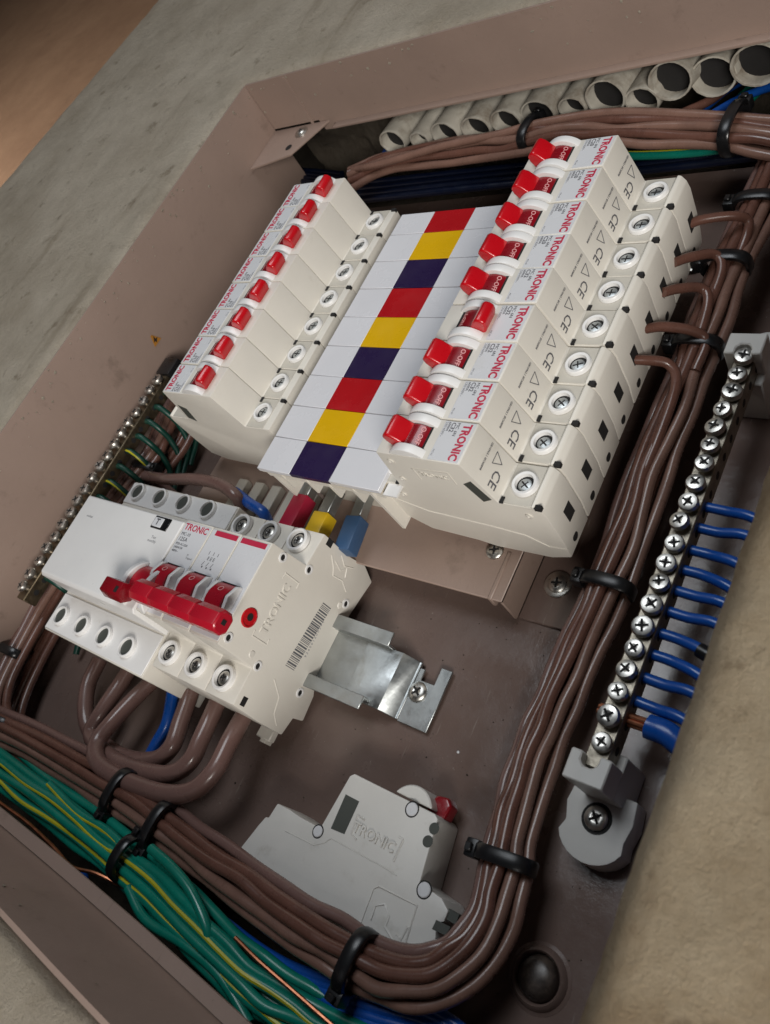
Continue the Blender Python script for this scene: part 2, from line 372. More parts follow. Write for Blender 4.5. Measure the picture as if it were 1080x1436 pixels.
# bottom wall, bowed a little
bm_ = MB(); n = 40
A = []
for i in range(n + 1):
    x = X0 + (X1 - X0) * i / n; bow = 3.2 * math.sin(math.pi * (i / n)); lo = 37 + 1.6 * math.sin(i * .22)
    A.append((x, Y0 + bow * .5, lo, Y0 - 1.4 + bow * .25, 83 + .8 * math.sin(i * .3)))
pv = None
for x, yl, zl, yh, zh in A:
    c = [bm_.bm.verts.new(q) for q in ((x, yl, zl), (x, yh, zh), (x, yh - 1.6, zh + .2), (x, yl - 1.6, zl))]
    if pv:
        for k in range(4): bm_.bm.faces.new((pv[k], pv[(k + 1) % 4], c[(k + 1) % 4], c[k]))
    pv = c
bm_.build('bottom_wall', 'paint', enc)
bm_ = MB(); pv = None
for x, yl, zl, yh, zh in A:
    c = [bm_.bm.verts.new(q) for q in ((x, yl + .3, zl - .6), (x, yl + 5.2, zl - .6), (x, yl + 5.2, zl + .5), (x, yl + .3, zl + 1.2))]
    if pv:
        for k in range(4): bm_.bm.faces.new((pv[k], pv[(k + 1) % 4], c[(k + 1) % 4], c[k]))
    pv = c
bm_.build('folded_edge', 'paint', enc)
# corner tab
m = MB(); m.prism([(X0 + .3, 213), (X0 + .3, Y1 - .5), (-254, Y1 - .5), (-272, 221)], 'z', 43.6, 45); m.bevel(.3); tab = m.build('corner_tab', 'paint', enc)
hx, hy, _ = at(405, 207, 45); m = MB(); m.lathe([(2.6, .25), (2.3, .3), (0, .3)], (hx, hy, 45), 16); m.build('hole', 'void', tab)

# screw with a cross slot, reused everywhere
def cross_screw(parent, loc, r=4.5, name='screw', matn='screw', washer=0, h=None, rot=.5):
    h = h or r * .45
    m = MB(); 
    if washer: m.lathe([(washer, 0), (washer, .7), (washer - .4, .9), (r * .6, .9)], (0, 0, 0), 24)
    m.lathe([(r, 0), (r, h * .45), (r * .86, h * .8), (r * .5, h), (r * .30, h), (0, h * .55)], (0, 0, .5 if washer else 0), 20)
    o = m.build(name, matn, parent, loc)
    m = MB(); q = r * .56
    zt = h + (.5 if washer else 0)
    m.box(-q, -r * .11, zt - .5, q, r * .11, zt + .03); m.box(-r * .11, -q, zt - .5, r * .11, q, zt + .04)
    c = m.build('cross_slot', 'void', o); o.rotation_euler[2] = rot
    return o
cross_screw(tab, at(423, 186, 45), 3.4, washer=5)
# warning sticker on the left wall
p = atx(217, 476, X0 + .2)
st = thing('warning_sticker', 'small orange warning triangle sticker on the left box wall', 'sticker', (X0 + .3, p.y, p.z)); st.rotation_euler = (math.pi / 2, 0, math.pi / 2)
m = MB(); m.prism([(-3.6, -3), (3.6, -3), (.5, 3.6), (-.5, 3.6)], 'z', 0, .12); m.build('sticker_sheet', 'sticker', st)
m = MB(); m.prism([(-.6, -2.4), (2.2, -.3), (.6, .0), (1, 2.4), (-1.9, -.9), (-.4, -.9)], 'z', .13, .2); m.build('bolt_symbol', 'void', st)

# ------------------------------------------------------------------ mounting pan
pan = thing('mounting_pan', 'raised beige steel mounting pan under the breaker rows', 'mounting plate')
PZ = -1.0
m = MB(); m.box(-232, -22, PZ - 1.5, -20, 166, PZ); m.box(-21.4, -22, BASE + 1.6, -20, 166, PZ - .001); m.bevel(.35, 1); m.build('pan_plate', 'paint', pan)
m = MB(); m.box(-20, -21, BASE + .2, 3, 167, BASE + 1.6); m.bevel(.35, 1); pf = m.build('pan_foot', 'paint_shaded', pan)
m = MB(); m.box(-26.5, -22.4, PZ - 6, -24.5, 0, PZ + .6); m.bevel(.4, 1); m.build('pan_rib', 'paint', pan)
cross_screw(pf, at(783, 820, BASE + 1.8), 4.2, washer=6.0, rot=.2)
cross_screw(pf, at(972, 368, BASE + 1.8), 4.2, washer=6.0, rot=.9)
cross_screw(pan, (at(695, 773, PZ).x, at(695, 773, PZ).y, PZ), 4.0, rot=.3)
for i in range(5):           # ribs of the chassis moulding under the cover, left of the stubs
    m = MB(); m.box(-200 + i * 13.5, -19, PZ, -193 + i * 13.5, 6, PZ + 5); m.bevel(.5, 1); m.build('chassis_rib', 'cell', pan)

# ------------------------------------------------------------------ miniature circuit breakers
PROF = [(-41, 15), (-36, 13), (-28, 6), (-4, 4.4), (4, 2.4), (30, 3.4), (40.2, 8), (41.4, 20), (41.4, 38), (40.6, 42), (39.0, 44.6), (37.6, 45.2), (36.8, 44), (23.2, 44),
        (18.2, 68), (-20.5, 68), (-23.5, 44), (-37, 44), (-41, 44)]
def mcb(ratings, tog, brand_side=True):
    t = thing('circuit_breaker', '', 'circuit breaker')
    W = 8.86
    m = MB(); m.prism(PROF, 'x', -W, W); m.bevel(.55, 2, 20)
    body = m.build('housing', 'plastic', t)
    # moulded details on both side faces: dark slot, raised frame and lettering, groove
    for sgn in (1, -1):
        m = MB(); x = sgn * W
        m.prism([(13.0, 54.2), (17.6, 57.2), (21.2, 45.4), (16.4, 42.6)], 'x', x - sgn * .3, x + sgn * .06); m.build('latch_slot', 'slot', body)
    m = MB(); x = W
    m.prism([(-8, 60), (9, 61), (9, 60.4), (-8, 59.4)], 'x', x - .2, x + .22)
    m.prism([(-8, 60), (-8, 52), (-7.4, 52), (-7.4, 60)], 'x', x - .2, x + .22)
    m.prism([(9, 61), (9, 53), (9.6, 53), (9.6, 61)], 'x', x - .2, x + .22)
    m.tube([(x, -34, 30), (x, -20, 24), (x, 10, 22), (x, 25, 20), (x, 33, 14), (x, 41, 15)], .35, 5)
    for y, z in ((-16, 63), (-18, 50), (34, 38), (-26, 36)):
        m.lathe([(1.5, 0), (1.5, .5), (.7, .6), (0, -.3)], (0, 0, 0), 12, Matrix.Translation((x, y, z)) @ Matrix.Rotation(math.pi / 2, 4, 'Y'))
    m.build('moulded_detail', 'plastic', body)
    text('TRONIC', 3.6, body, 'plastic', (x + .1, 1, 56.6), (math.pi / 2, 0, math.pi / 2), 'embossed_lettering', ext=.18)
    # holes on the outer end
    m = MB(); m.box(-4.0, 40.6, 22.5, 1.0, 41.6, 30); m.build('wire_entry', 'void', t)
    m = MB(); m.lathe([(2, 0), (0, .1)], (0, 0, 0), 14, Matrix.Translation((2, 40.85, 13)) @ Matrix.Rotation(-math.pi / 2, 4, 'X')); m.build('wire_entry', 'void', t)
    # terminals
    for sy in (1, -1):
        m = MB(); m.box(-W + .35, min(sy * 24.2, sy * 36.6), 43.9, W - .35, max(sy * 24.2, sy * 36.6), 44.25); m.bevel(.1, 1)
        cel = m.build('terminal_face', 'cell', t)  # darker than the housing: occlusion of the terminal floor put into colour
        m = MB(); m.lathe([(5.3, .1), (5.1, 1.6), (4.7, 2.0), (3.7, 1.9), (3.4, .2)], (0, sy * 31.2, 44.2), 28); m.build('terminal_ring', 'plastic_white', cel)
        m = MB(); m.lathe([(3.5, .45), (3.3, .12), (0, .1)], (0, sy * 31.2, 44.2), 24); m.build('terminal_hole', 'void', cel)
        m = MB(); m.lathe([(2.7, 0), (2.6, .5), (1.9, .75), (0, .75)], (0, 0, 0), 18)
        sc_ = m.build('terminal_screw', 'steel', cel, (.2, sy * 31.2 - .1, 44.25))
        m = MB(); m.box(-2.0, -.32, .6, 2.0, .32, .8); m.box(-.28, -1.7, .6, .28, 1.7, .79); m.build('cross_slot', 'void', sc_)
        sc_.rotation_euler[2] = random.uniform(0, 3)
        m = MB(); m.box(W - 2.6, min(sy * 23.9, sy * 25.4), 44.0, W + .12, max(sy * 23.9, sy * 25.4), 44.6); m.build('joint_notch', 'void', cel)
        m = MB(); m.box(W - 1.6, min(sy * 38.4, sy * 41.1), 43.0, W + .12, max(sy * 38.4, sy * 41.1), 44.8); m.build('joint_notch', 'void', cel)
    # rating label
    m = MB(); m.box(-W + .5, 4.0, 67.95, W - .5, 17.4, 68.18); m.bevel(.06, 1); lab = m.build('rating_label', 'label', t)
    zt = 68.22
    text('TRONIC', 4.9, lab, 'ink_red', (0, 14.2, zt), name='brand_lettering', bold=.17, sx=.84)
    for (s_, sz, y, xx, mm, bo) in ratings: text(s_, sz, lab, mm, (xx, y, zt), name='rating_lettering', bold=bo, align='LEFT')
    # CE marks on the sloped side of the nose
    if brand_side:
        ang = -math.atan2(24, 5)
        text('CE', 6.2, t, 'ink', (3.2, 22.0, 50.5), (ang, 0, 0), 'approval_mark', bold=.02)
        text('\u25B3', 4.0, t, 'ink', (-3.6, 21.5, 53.5), (ang, 0, 0), 'approval_mark') if False else None
        m = MB()
        for a_, b_ in (((-2.4, -2.2), (2.6, -2.2)), ((2.6, -2.2), (.2, 2.6)), ((.2, 2.6), (-2.4, -2.2))): m.tube([(a_[0], a_[1], 0), (b_[0], b_[1], 0)], .2, 4)
        tr = m.build('approval_mark', 'ink', t, (-3.8, 21.4, 52.6)); tr.rotation_euler = (ang, 0, 0)
        text('GB10963.1 IEC60898', 1.35, t, 'ink', (-1.5, 20.25, 58.6), (ang, 0, 0), 'approval_lettering', bold=.01)
    # arched guards either side of the toggle, barrel and knob
    cy, cz, R = -6.2, 61.0, 10.6
    for x0, x1 in ((-8.5, -5.0), (5.0, 8.5)):
        m = MB(); pts = [(cy + R * math.cos(a), cz + R * math.sin(a)) for a in [math.radians(34 + i * 112 / 12) for i in range(13)]]
        m.prism([(cy + R * .83, 66.5)] + pts + [(cy - R * .83, 66.5)], 'x', x0, x1); m.bevel(.5, 2, 40)
        m.build('toggle_guard', 'plastic_white', t)
    m = MB(); m.box(-5, cy - 6.4, 67.9, 5, cy + 6.4, 68.12); m.build('toggle_opening', 'void', t)
    m = MB(); r2 = 9.0
    pts = [(cy + r2 * math.cos(math.radians(a)), cz + r2 * math.sin(math.radians(a))) for a in range(36, 145, 9)]
    m.prism(pts + [(cy - 6, 66), (cy + 6, 66)], 'x', -4.7, 4.7); m.bevel(.2, 1, 40); bar = m.build('toggle_barrel', 'red_dark', t)
    sg = -1 if tog == 'off' else 1
    a = math.radians(90 - sg * 34)
    ca, sa = math.cos(a), math.sin(a)
    def P(rad, off): return (cy + rad * ca - off * sa, cz + rad * sa + off * ca)
    m = MB(); m.prism([P(7, -3.6), P(13.6, -2.9), P(15.8, -1.9), P(16.2, 0), P(15.8, 1.9), P(13.6, 2.9), P(7, 3.6)], 'x', -4.9, 4.9); m.bevel(1.0, 3, 50)
    m.build('toggle_knob', 'red', t)
    a2 = math.radians(90 + sg * 22); yy, zz = cy + (r2 + .06) * math.cos(a2), cz + (r2 + .06) * math.sin(a2)
    text('O-OFF' if tog == 'off' else 'I-ON', 2.7, bar, 'ink_pink', (0, yy, zz), (a2 - math.pi / 2, 0, 0), 'switch_lettering', bold=.03)
    m = MB(); m.box(-4.7, cy - 8.3 if tog == 'off' else cy - 8.3, 0, 0, 0, 0) if False else None
    return t
def rat(c): return [('MC 6N', 1.9, 10.2, -8, 'ink', .0), (c, 2.5, 8.1, -8, 'ink', .04), ('6000A', 1.5, 6.3, -8, 'ink', 0), ('230/400V~', 1.5, 4.9, -8, 'ink_soft', 0),
                    ('MC-63', 1.0, 4.9, 4.0, 'ink_soft', 0)]
XR, XL, YL = -34.4, -189.0, 16.1
r32 = mcb(rat('C32'), 'off'); r32on = mcb(rat('C32'), 'on'); r20 = mcb(rat('C20'), 'off'); l10 = mcb(rat('C10'), 'off', False)
ordn = ['lowest', 'second lowest', 'third from the bottom', 'fourth from the bottom', 'middle one', 'fourth from the top', 'third from the top', 'second from the top', 'topmost']
GR = 'breakers in the right-hand row'; GL = 'breakers in the left-hand row'
used = set()
for j in range(9):
    src = r32on if j == 3 else (r32 if j < 5 else r20)
    o = src if src.name not in used else copy_tree(src); used.add(src.name)
    o.location = Vector((XR, 9 + 18 * j, random.uniform(-.35, .35))) * S; o.rotation_euler = (0, random.uniform(-.006, .006), -math.pi / 2 + random.uniform(-.007, .007))
    d = {3: 'white C32 breaker with toggle on, %s of the right row'}.get(j, 'white %s breaker, toggle off, %%s of the right row' % ('C32' if j < 5 else 'C20'))
    tag(o, (d % ordn[j]), group=GR)
ordl = ['lowest', 'second lowest', 'third from the bottom', 'fourth from the bottom', 'fourth from the top', 'third from the top', 'second from the top', 'topmost']
for j in range(8):
    o = l10 if j == 0 else copy_tree(l10)
    o.location = Vector((XL, YL + 9 + 18 * j, random.uniform(-.25, .25))) * S; o.rotation_euler = (0, 0, math.pi / 2 + random.uniform(-.003, .003))
    tag(o, 'white breaker beside the left box wall, %s of the left row' % ordl[j], group=GL)

# ------------------------------------------------------------------ busbar cover of coloured cells
cov = thing('busbar_cover', 'white busbar cover with a centre line of red, yellow and navy squares', 'cover')
xa, xb, xc, xd = -138.9, -117.2, -92.6, -64.5
seq = ['tile_dark', 'tile_yellow', 'tile_red'] * 3
for j in range(9):
    ya, yb = -5.6 + 18 * j, -5.6 + 18 * (j + 1)
    if j == 8: yb -= 3.4
    dz = random.uniform(-.12, .12)
    for (p0, p1, mm, nm) in ((xa, xb, 'tile', 'white_cell'), (xb, xc, seq[j], 'coloured_cell'), (xc, xd, 'tile', 'white_cell')):
        m = MB(); g = .16
        m.box(p0 + (g if p0 == xa else 0.01), ya + g, 43.6, p1 - (g if p1 == xd else 0.01), yb - g, 46.2 + dz)
        m.bevel(.18, 1); m.build(nm, mm, cov)
m = MB(); m.box(xa + .8, -5.0, 42.4, xd - .8, 152, 44.0); m.build('cover_tray', 'plastic_tan', cov)
m = MB()
m.box(xa + 1.5, -4.2, 38, xd - 1.5, -3.2, 42.3)
m.box(xd - 8.2, -5.2, 12, xd - 6.6, 30, 42.3)
m.box(xd - 8.2, -5.2, 12, xd - 2, -3.8, 42.3, ) if False else None
m.box(xa + 3, -4, 20, xa + 4.6, 20, 42.3)
for xx in (-128, -112, -98, -84): m.box(xx, -4.6, 30, xx + 1.2, 20, 42.3)
m.build('cover_ribs', 'plastic', cov)
m = MB(); m.prism([(-120, 42), (-70, 42), (-70, 34), (-120, 38)], 'y', -2, 6); m.bevel(.3, 1); m.build('chassis_beam', 'cell', cov)
m = MB(); m.box(-140, 8, PZ + .3, -66, 150, 38); m.build('chassis_block', 'cell', cov)
# clear tab between cover and right row
m = MB(); m.prism([(xd + .4, -5.2), (xd + .4, 155), (xd + 7.5, 155), (xd + 7.5, -5.2)], 'z', 42.0, 43.0); m.build('cover_flange', 'plastic_white', cov)

# insulated busbar stubs
def stub(a, b, z0, z1, wd, m_, label, notch=False):
    A = Vector(a); B = Vector(b); d = (B - A).normalized(); L_ = (B - A).length
    o = thing('busbar_stub', label, 'busbar', (A.x, A.y, 0), math.atan2(d.y, d.x) - math.pi / 2, 'coloured busbar stubs')
    m = MB(); m.box(-wd / 2, 0, z0, wd / 2, L_, z1); m.bevel(.7, 2); m.build('sleeve', m_, o)
    m = MB(); m.box(-wd / 2 + 1.4, L_ - 1, z0 + 1.2, wd / 2 - 1.4, L_ + 14, z1 - 1); m.bevel(.3, 1); m.build('bare_bar', 'steel', o)
    if notch:
        m = MB(); m.box(-wd / 2 + 1.4, -6, z0 + 1.2, wd / 2 - 1.4, .5, z1 - 1); m.bevel(.3, 1); m.build('bare_bar', 'steel', o)
stub((at(400, 738, 18).x, -22), (at(427, 688, 18).x, -2), 11, 19, 9, 'bus_red', 'red sleeved busbar stub from the cover into the main breaker')
stub((at(437, 745, 20).x, -24), (at(455, 708, 20).x, -9), 12, 20, 9, 'bus_yellow', 'yellow sleeved busbar stub with bare metal step behind')
stub((at(484, 757, 14).x, -22.5), (at(503, 708, 14).x, -5), 6, 14, 8.6, 'bus_blue', 'blue sleeved busbar stub, nearest the right-hand row')

# ------------------------------------------------------------------ main three-pole breaker
mb = thing('main_breaker', 'large white three-pole 125A main breaker with joined red handle', 'circuit breaker')
XM = -99.6; PW = 19.5
NT, NB = -39.6, -86.2
prof_m = [(-21.6, 26), (-22, 6), (-20, -8), (-24, -18), (-34, -16), (-53, -12.5), (-76, -12.5), (-84, -17), (-96, -18), (-97, -11), (-105.6, -9), (-105.3, 9), (-103.9, 26.8),
          (-87.2, 27), (NB, 50.6), (NT, 50.6), (-38.0, 27)]
for k in range(3):
    x1 = XM - PW * k; x0 = x1 - PW + .25
    m = MB(); m.prism(prof_m, 'x', x0, x1); m.bevel(.8, 2, 18); b = m.build('pole_housing', 'plastic', mb)
    if k == 0: shell = b
    cx = (x0 + x1) / 2
    m = MB(); m.box(x0 + .6, NB + 1.2, 50.55, x1 - .6, NT - 1.2, 50.8); m.bevel(.08, 1); m.build('front_label', 'label', b)
    # window well with the dark red barrel
    m = MB(); m.box(cx - 5.6, -76, 50.75, cx + 5.6, -61.5, 50.95); m.build('toggle_opening', 'void', b)
    m = MB(); pts = [(-70 + 8.8 * math.cos(math.radians(a)), 47.2 + 8.8 * math.sin(math.radians(a))) for a in range(24, 157, 11)]
    m.prism(pts, 'x', cx - 5.0, cx + 5.0); m.bevel(.2, 1, 40); br = m.build('toggle_barrel', 'lever_red', b)
    text('O', 4, br, 'ink_pink', (cx, -65.6, 55.0), (-math.radians(30), 0, 0), 'switch_lettering')
    for sx_ in (-1, 1):
        m = MB(); m.prism([(-61.5, 50.7), (-62.6, 53.4), (-68, 55.8), (-76, 54), (-79, 50.7)], 'x', cx + sx_ * 5.4, cx + sx_ * 7.2); m.bevel(.3, 1); m.build('toggle_guard', 'plastic_white', b)
    for yy, dx in ((-95.6, 0), (-28.2, 0)):
        xx = x1 - 11.4
        m = MB(); m.lathe([(5.9, -.2), (5.7, 1.9), (5.2, 2.3), (4.3, 2.1), (4.0, .2)], (xx, yy, 27), 28); rg = m.build('terminal_ring', 'plastic_white', b)
        m = MB(); m.lathe([(4.1, .5), (3.9, .12), (0, .1)], (xx, yy, 27), 24); m.build('terminal_hole', 'void', rg)
        cross_screw(rg, (xx, yy, 27.2), 3.1, 'terminal_screw', rot=k + .4, h=1.1)
    if k:
        m = MB(); m.box(x0 + 3.4, -43.5, 50.82, x1 - 1.0, -41.0, 50.9) if k else None; 
        m.build('red_stripe', 'ink_red', b)
    else:
        m = MB(); m.box(x0 + 1.4, -43.5, 50.82, x1 - 2.0, -41.0, 50.9); m.build('red_stripe', 'ink_red', b)
# the leftmost pole carries the brand instead of a stripe
for o_ in list(mb.children):
    pass
lastpole = list(mb.children)[2]
for ch in list(lastpole.children):
    if ch.name.startswith('red_stripe'): bpy.data.objects.remove(ch)
lx = XM - 2.5 * PW
text('TRONIC', 4.6, lastpole, 'ink_red', (lx, -43.2, 50.85), name='brand_lettering', bold=.08, sx=.95)
for s_, sz, y in (('MC-10', 2.3, -46.8), ('125A', 2.9, -49.4), ('IP20 AC-22A', 1.6, -51.9), ('240/415V', 1.6, -53.7), ('400V~', 1.6, -55.5)):
    text(s_, sz, lastpole, 'ink', (lx - 8, y, 50.85), name='rating_lettering', align='LEFT')
text('N\nTripped', 1.4, lastpole, 'ink_soft', (lx + 3.5, -56.4, 50.85), name='rating_lettering', align='LEFT')
mid = list(mb.children)[1]; mx_ = XM - 1.5 * PW
text('\u0190 \u0190 \u0190' if False else 'E E E', 2.4, mid, 'ink', (mx_, -54.4, 50.85), name='circuit_symbol')
m = MB()
for q in (-3, 0, 3): m.tube([(mx_ + q, -52.6, 50.85), (mx_ + q, -51, 50.85)], .12, 4); m.tube([(mx_ + q, -56, 50.85), (mx_ + q - .8, -58, 50.85)], .12, 4); m.lathe([(.5, 0), (0, .05)], (mx_ + q, -58.6, 50.82), 8)
m.build('circuit_symbol', 'ink', mid)
# side face details (the face towards +x)
def disc_x(mb_, y, z, r, h, x): return Matrix.Translation((x, y, z)) @ Matrix.Rotation(math.pi / 2, 4, 'Y')
for y, z in ((-41.9, 41.8), (-39.0, 24.5), (-81.8, 47.2), (-85.4, 24.8), (-40.6, -7.6), (-85.9, -7.0)):
    m = MB(); m.lathe([(2.3, 0), (2.2, .5), (1.5, .55), (1.4, .1), (1.2, .05)], (0, 0, 0), 18, disc_x(m, y, z, 0, 0, XM - .05)); rv = m.build('rivet', 'plastic_white', shell)
    m = MB(); m.lathe([(1.35, 0), (0, .05)], (0, 0, 0), 14, disc_x(m, y, z, 0, 0, XM + .05)); m.build('rivet_hole', 'void', rv)
for y, z in ((-82.5, 31), (-42.8, -4.5)):
    m = MB(); m.lathe([(1.7, 0), (1.4, .35), (0, .4)], (0, 0, 0), 16, disc_x(m, y, z, 0, 0, XM)); m.build('rivet', 'plastic', shell)
m = MB(); m.lathe([(4.3, 0), (4.2, .5), (3.6, .7), (3.4, .2), (0, .1)], (0, 0, 0), 24, disc_x(m, -70.6, 42.3, 0, 0, XM - .02)); rd = m.build('pivot_cap', 'red', shell)
m = MB(); m.lathe([(1.7, 0), (0, .1)], (0, 0, 0), 16, disc_x(m, -70.2, 42.0, 0, 0, XM + .25)); m.build('pivot_hole', 'void', rd)
m = MB(); m.box(XM - .3, -25.0, 18.6, XM + .06, -20.9 - .6, 22.6); m.build('side_slot', 'void', shell)
m = MB(); m.box(XM - .3, -102.6, 20.6, XM + .06, -98.6, 23.6); m.build('side_slot', 'void', shell)
rot_side = (math.pi / 2, 0, math.pi / 2)
text('TRONIC', 6.2, shell, 'plastic', (XM + .1, -61.5, 31), rot_side, 'embossed_lettering', ext=.3, bold=.05)
m = MB()
for yy, sg in ((-76, 1), (-46.5, -1)):
    m.tube([(XM, yy + sg * 2.5, 36), (XM, yy, 36), (XM, yy, 26), (XM, yy + sg * 2.5, 26)], .35, 5)
m.tube([(XM, -27, 16), (XM, -31, 11), (XM, -34, 9), (XM, -33, 2), (XM, -36, -4)], .3, 5)
m.tube([(XM, -86.5, 12), (XM, -92, 4), (XM, -99, 2), (XM, -103, -3)], .3, 5)
m.tube([(XM, -28, 12), (XM, -30, 6), (XM, -27, 3), (XM, -31, 1)], .3, 5)
m.tube([(XM, -24, 10), (XM, -27, 5), (XM, -25, -1)], .3, 5)
m.build('moulded_ridge', 'plastic', shell)
# barcode
m = MB(); y = -79
random.seed(3)
while y < -46:
    wd = random.choice((.3, .3, .5, .8)); z0 = 3.2 + (y + 79) * -.10
    m.box(XM - .1, y, z0, XM + .05, y + wd, z0 + 6.6); y += wd + random.choice((.3, .4, .6))
m.build('barcode', 'ink', shell)
text('9 3 4 0 0 1 2 0 0 3 9 4', 2.0, shell, 'ink_soft', (XM + .02, -62.5, .6), rot_side, 'barcode_number')
# the joined handle, four ribbed grips
hd = MB(); xs_ = [-146.2, -132.5, -118, -104, -88.8]
def hex_(r): return [(-79.4 + q[0] * r, 62.6 + q[1] * r) for q in ((1, .35), (.55, .85), (-.5, .95), (-.95, .6), (-1, -.3), (-.6, -.85), (.6, -.9), (1, -.4))]
m = MB(); m.prism(hex_(4.4), 'x', xs_[0], xs_[-1]); m.bevel(.5, 1, 50); han = m.build('handle', 'lever_red', mb)
for i in range(4):
    m = MB(); m.prism(hex_(4.9), 'x', xs_[i] + .45, xs_[i + 1] - .45); m.bevel(.9, 2, 50); m.build('handle_grip', 'lever_red', han)
m = MB(); m.box(-90, -80.2, 62, -88.35, -78.2, 64); m.build('handle_hole', 'void', han)
for k in range(3):
    cx = XM - PW * (k + .5); m = MB(); m.box(cx - 3.5, -79.5, 52, cx + 3.5, -74.2, 61); m.bevel(.5, 1); m.build('handle_arm', 'lever_red', han)
# DIN foot and lower clips
m = MB(); m.box(XM - 16, -110.5, -15, XM - 7, -105, -11); m.bevel(.5, 1); m.build('rail_clip', 'plastic', mb)
m = MB(); m.box(XM - 13, -112, -17, XM - 10, -108, -12); m.build('rail_clip', 'plastic', mb)

# ------------------------------------------------------------------ residual current block
rc = thing('residual_current_block', 'wide blank-fronted white residual current unit with small red lever, left of main breaker', 'circuit breaker')
xl_, xr_ = -241.5, -158.4
m = MB(); m.prism([(-41, 27), (-41, 50.0), (-41.6, 51.2), (-86.5, 51.2), (-88.3, 49.6), (-89.2, 27)], 'x', xl_, xr_); m.bevel(1.5, 3, 25); fr = m.build('front_cover', 'plastic_white', rc)
m = MB(); m.prism([(-19, -16), (-19, 27), (-111, 27), (-111.5, -14)], 'x', -249.8, -159.2); m.bevel(1.0, 2, 25); bd = m.build('housing', 'plastic', rc)
for (ys_, ye) in ((-32.5, -19.8), (-110.2, -90)):
    m = MB(); m.box(-249.2, ys_, 26.9, -159.8, ye, 27.6); m.bevel(.3, 1); tf = m.build('terminal_face', 'plastic_white', bd)
    yc = -25.2 if ye > -50 else -101.6
    for k in range(4):
        xx = -239.6 + 20.6 * k
        m = MB(); m.lathe([(5.3, -.2), (5.2, 2.2), (4.8, 2.5), (4.2, 2.4), (4.0, .6)], (xx, yc, 27.4), 28); rg = m.build('terminal_ring', 'plastic_white', tf)
        m = MB(); m.lathe([(4.3, 1.3), (0, 1.25)], (xx, yc, 27.4), 24); m.build('terminal_hole', 'slot', rg)
p = at(226, 734, 51.4)
m = MB(); m.box(p.x - 6.2, p.y - 3.2, 51.0, p.x + 6.2, p.y + 3.2, 51.7); m.bevel(.3, 1); bt = m.build('test_button', 'black', fr)
m = MB(); m.box(p.x - 5.4, p.y - 2.4, 51.6, p.x + 1.6, p.y + 2.4, 52.1); m.bevel(.3, 1); m.build('test_key', 'label', bt)
text('T', 4.4, bt, 'ink', (p.x - 2, p.y, 52.15), name='test_lettering', bold=.1)
p = at(214, 756, 51.3)
text('Test\nmonthly', 2.0, fr, 'ink_soft', (p.x, p.y, 51.25), name='test_lettering')
p = at(120, 722, 51.3); text('residual', 1.8, fr, 'ink_soft', (p.x + 4, p.y, 51.25), name='faint_lettering')
# lever and its round guard
lc = (-157.8, -76.0)
m = MB(); 
pts = [(-75.5 + 12.0 * math.cos(math.radians(a)), 47 + 11.5 * math.sin(math.radians(a))) for a in range(20, 161, 10)]
m.prism(pts, 'x', -167.5, -164.5); m.bevel(.5, 1, 40); m.build('lever_guard', 'plastic_white', fr)
m = MB(); m.prism(pts, 'x', -151.8, -148.8); m.bevel(.5, 1, 40); m.build('lever_guard', 'plastic_white', fr)
m = MB(); pts = [(-74.5 + 9.4 * math.cos(math.radians(a)), 47 + 9.4 * math.sin(math.radians(a))) for a in range(20, 161, 10)]
m.prism(pts, 'x', -164.2, -152.2); m.bevel(.3, 1, 40); m.build('lever_barrel', 'lever_red', fr)
m = MB(); m.prism([(-87, 58.2), (-85.2, 62.6), (-78.6, 62.6), (-77, 55), (-84, 54)], 'x', -172.0, -158.0); m.bevel(.7, 2, 40); lv = m.build('lever', 'red_dark', fr)
m = MB(); m.box(-161.5, -84, 62.4, -159.4, -81.2, 62.8); m.build('lever_hole', 'void', lv)
m = MB(); m.box(-170.8, -73, 51, -168.2, -70, 53.2); m.bevel(.3, 1); m.build('index_peg', 'black', fr)

# ------------------------------------------------------------------ DIN rail end with its bent foot
dr = thing('din_rail', 'short zinc-plated mounting rail with slotted bent foot beside main breaker', 'mounting rail')
m = MB(); m.prism([(-82.5, -7.6), (-82.5, -6.4), (-76.5, -6.4), (-76.5, -12.4), (-53.0, -12.4), (-53.0, -6.4), (-46.5, -6.4), (-46.5, -7.6), (-51.8, -7.6), (-51.8, -13.6), (-77.7, -13.6), (-77.7, -7.6)], 'x', -180, -66)
m.bevel(.25, 1); m.build('rail', 'steel', dr)
m = MB()
m.prism([(-80, -10.8), (-60, -10.8), (-54.5, -17.3), (-53.2, -17.3), (-53.2, -18.6), (-55.2, -18.6), (-61, -12.1), (-80, -12.1)], 'y', -79, -52.6); m.bevel(.25, 1)
ft = m.build('foot_bend', 'steel', dr)
sp = at(587, 971, -17.6)
def slot_plate():
    m = MB(); m.prism([(-53.1, -79.6), (-37.6, -79.6), (-37.6, -52), (-43.4, -52), (-43.4, -sp.y * 0 - 60), (-50.6, -60), (-50.6, -55), (-53.1, -55)], 'z', -18.6, -17.3); m.bevel(.25, 1)
    m.build('slotted_foot', 'steel', dr)
slot_plate()
cross_screw(dr, (sp.x, sp.y, -17.3), 4.4, washer=0, rot=.9)
for px, py in ((546, 911), (507, 975), (516, 926)):
    p = at(px, py, -12.2); m = MB(); m.lathe([(.6, .0), (0, .05)], (p.x, p.y, -12.38), 8); m.build('pit', 'void', dr)

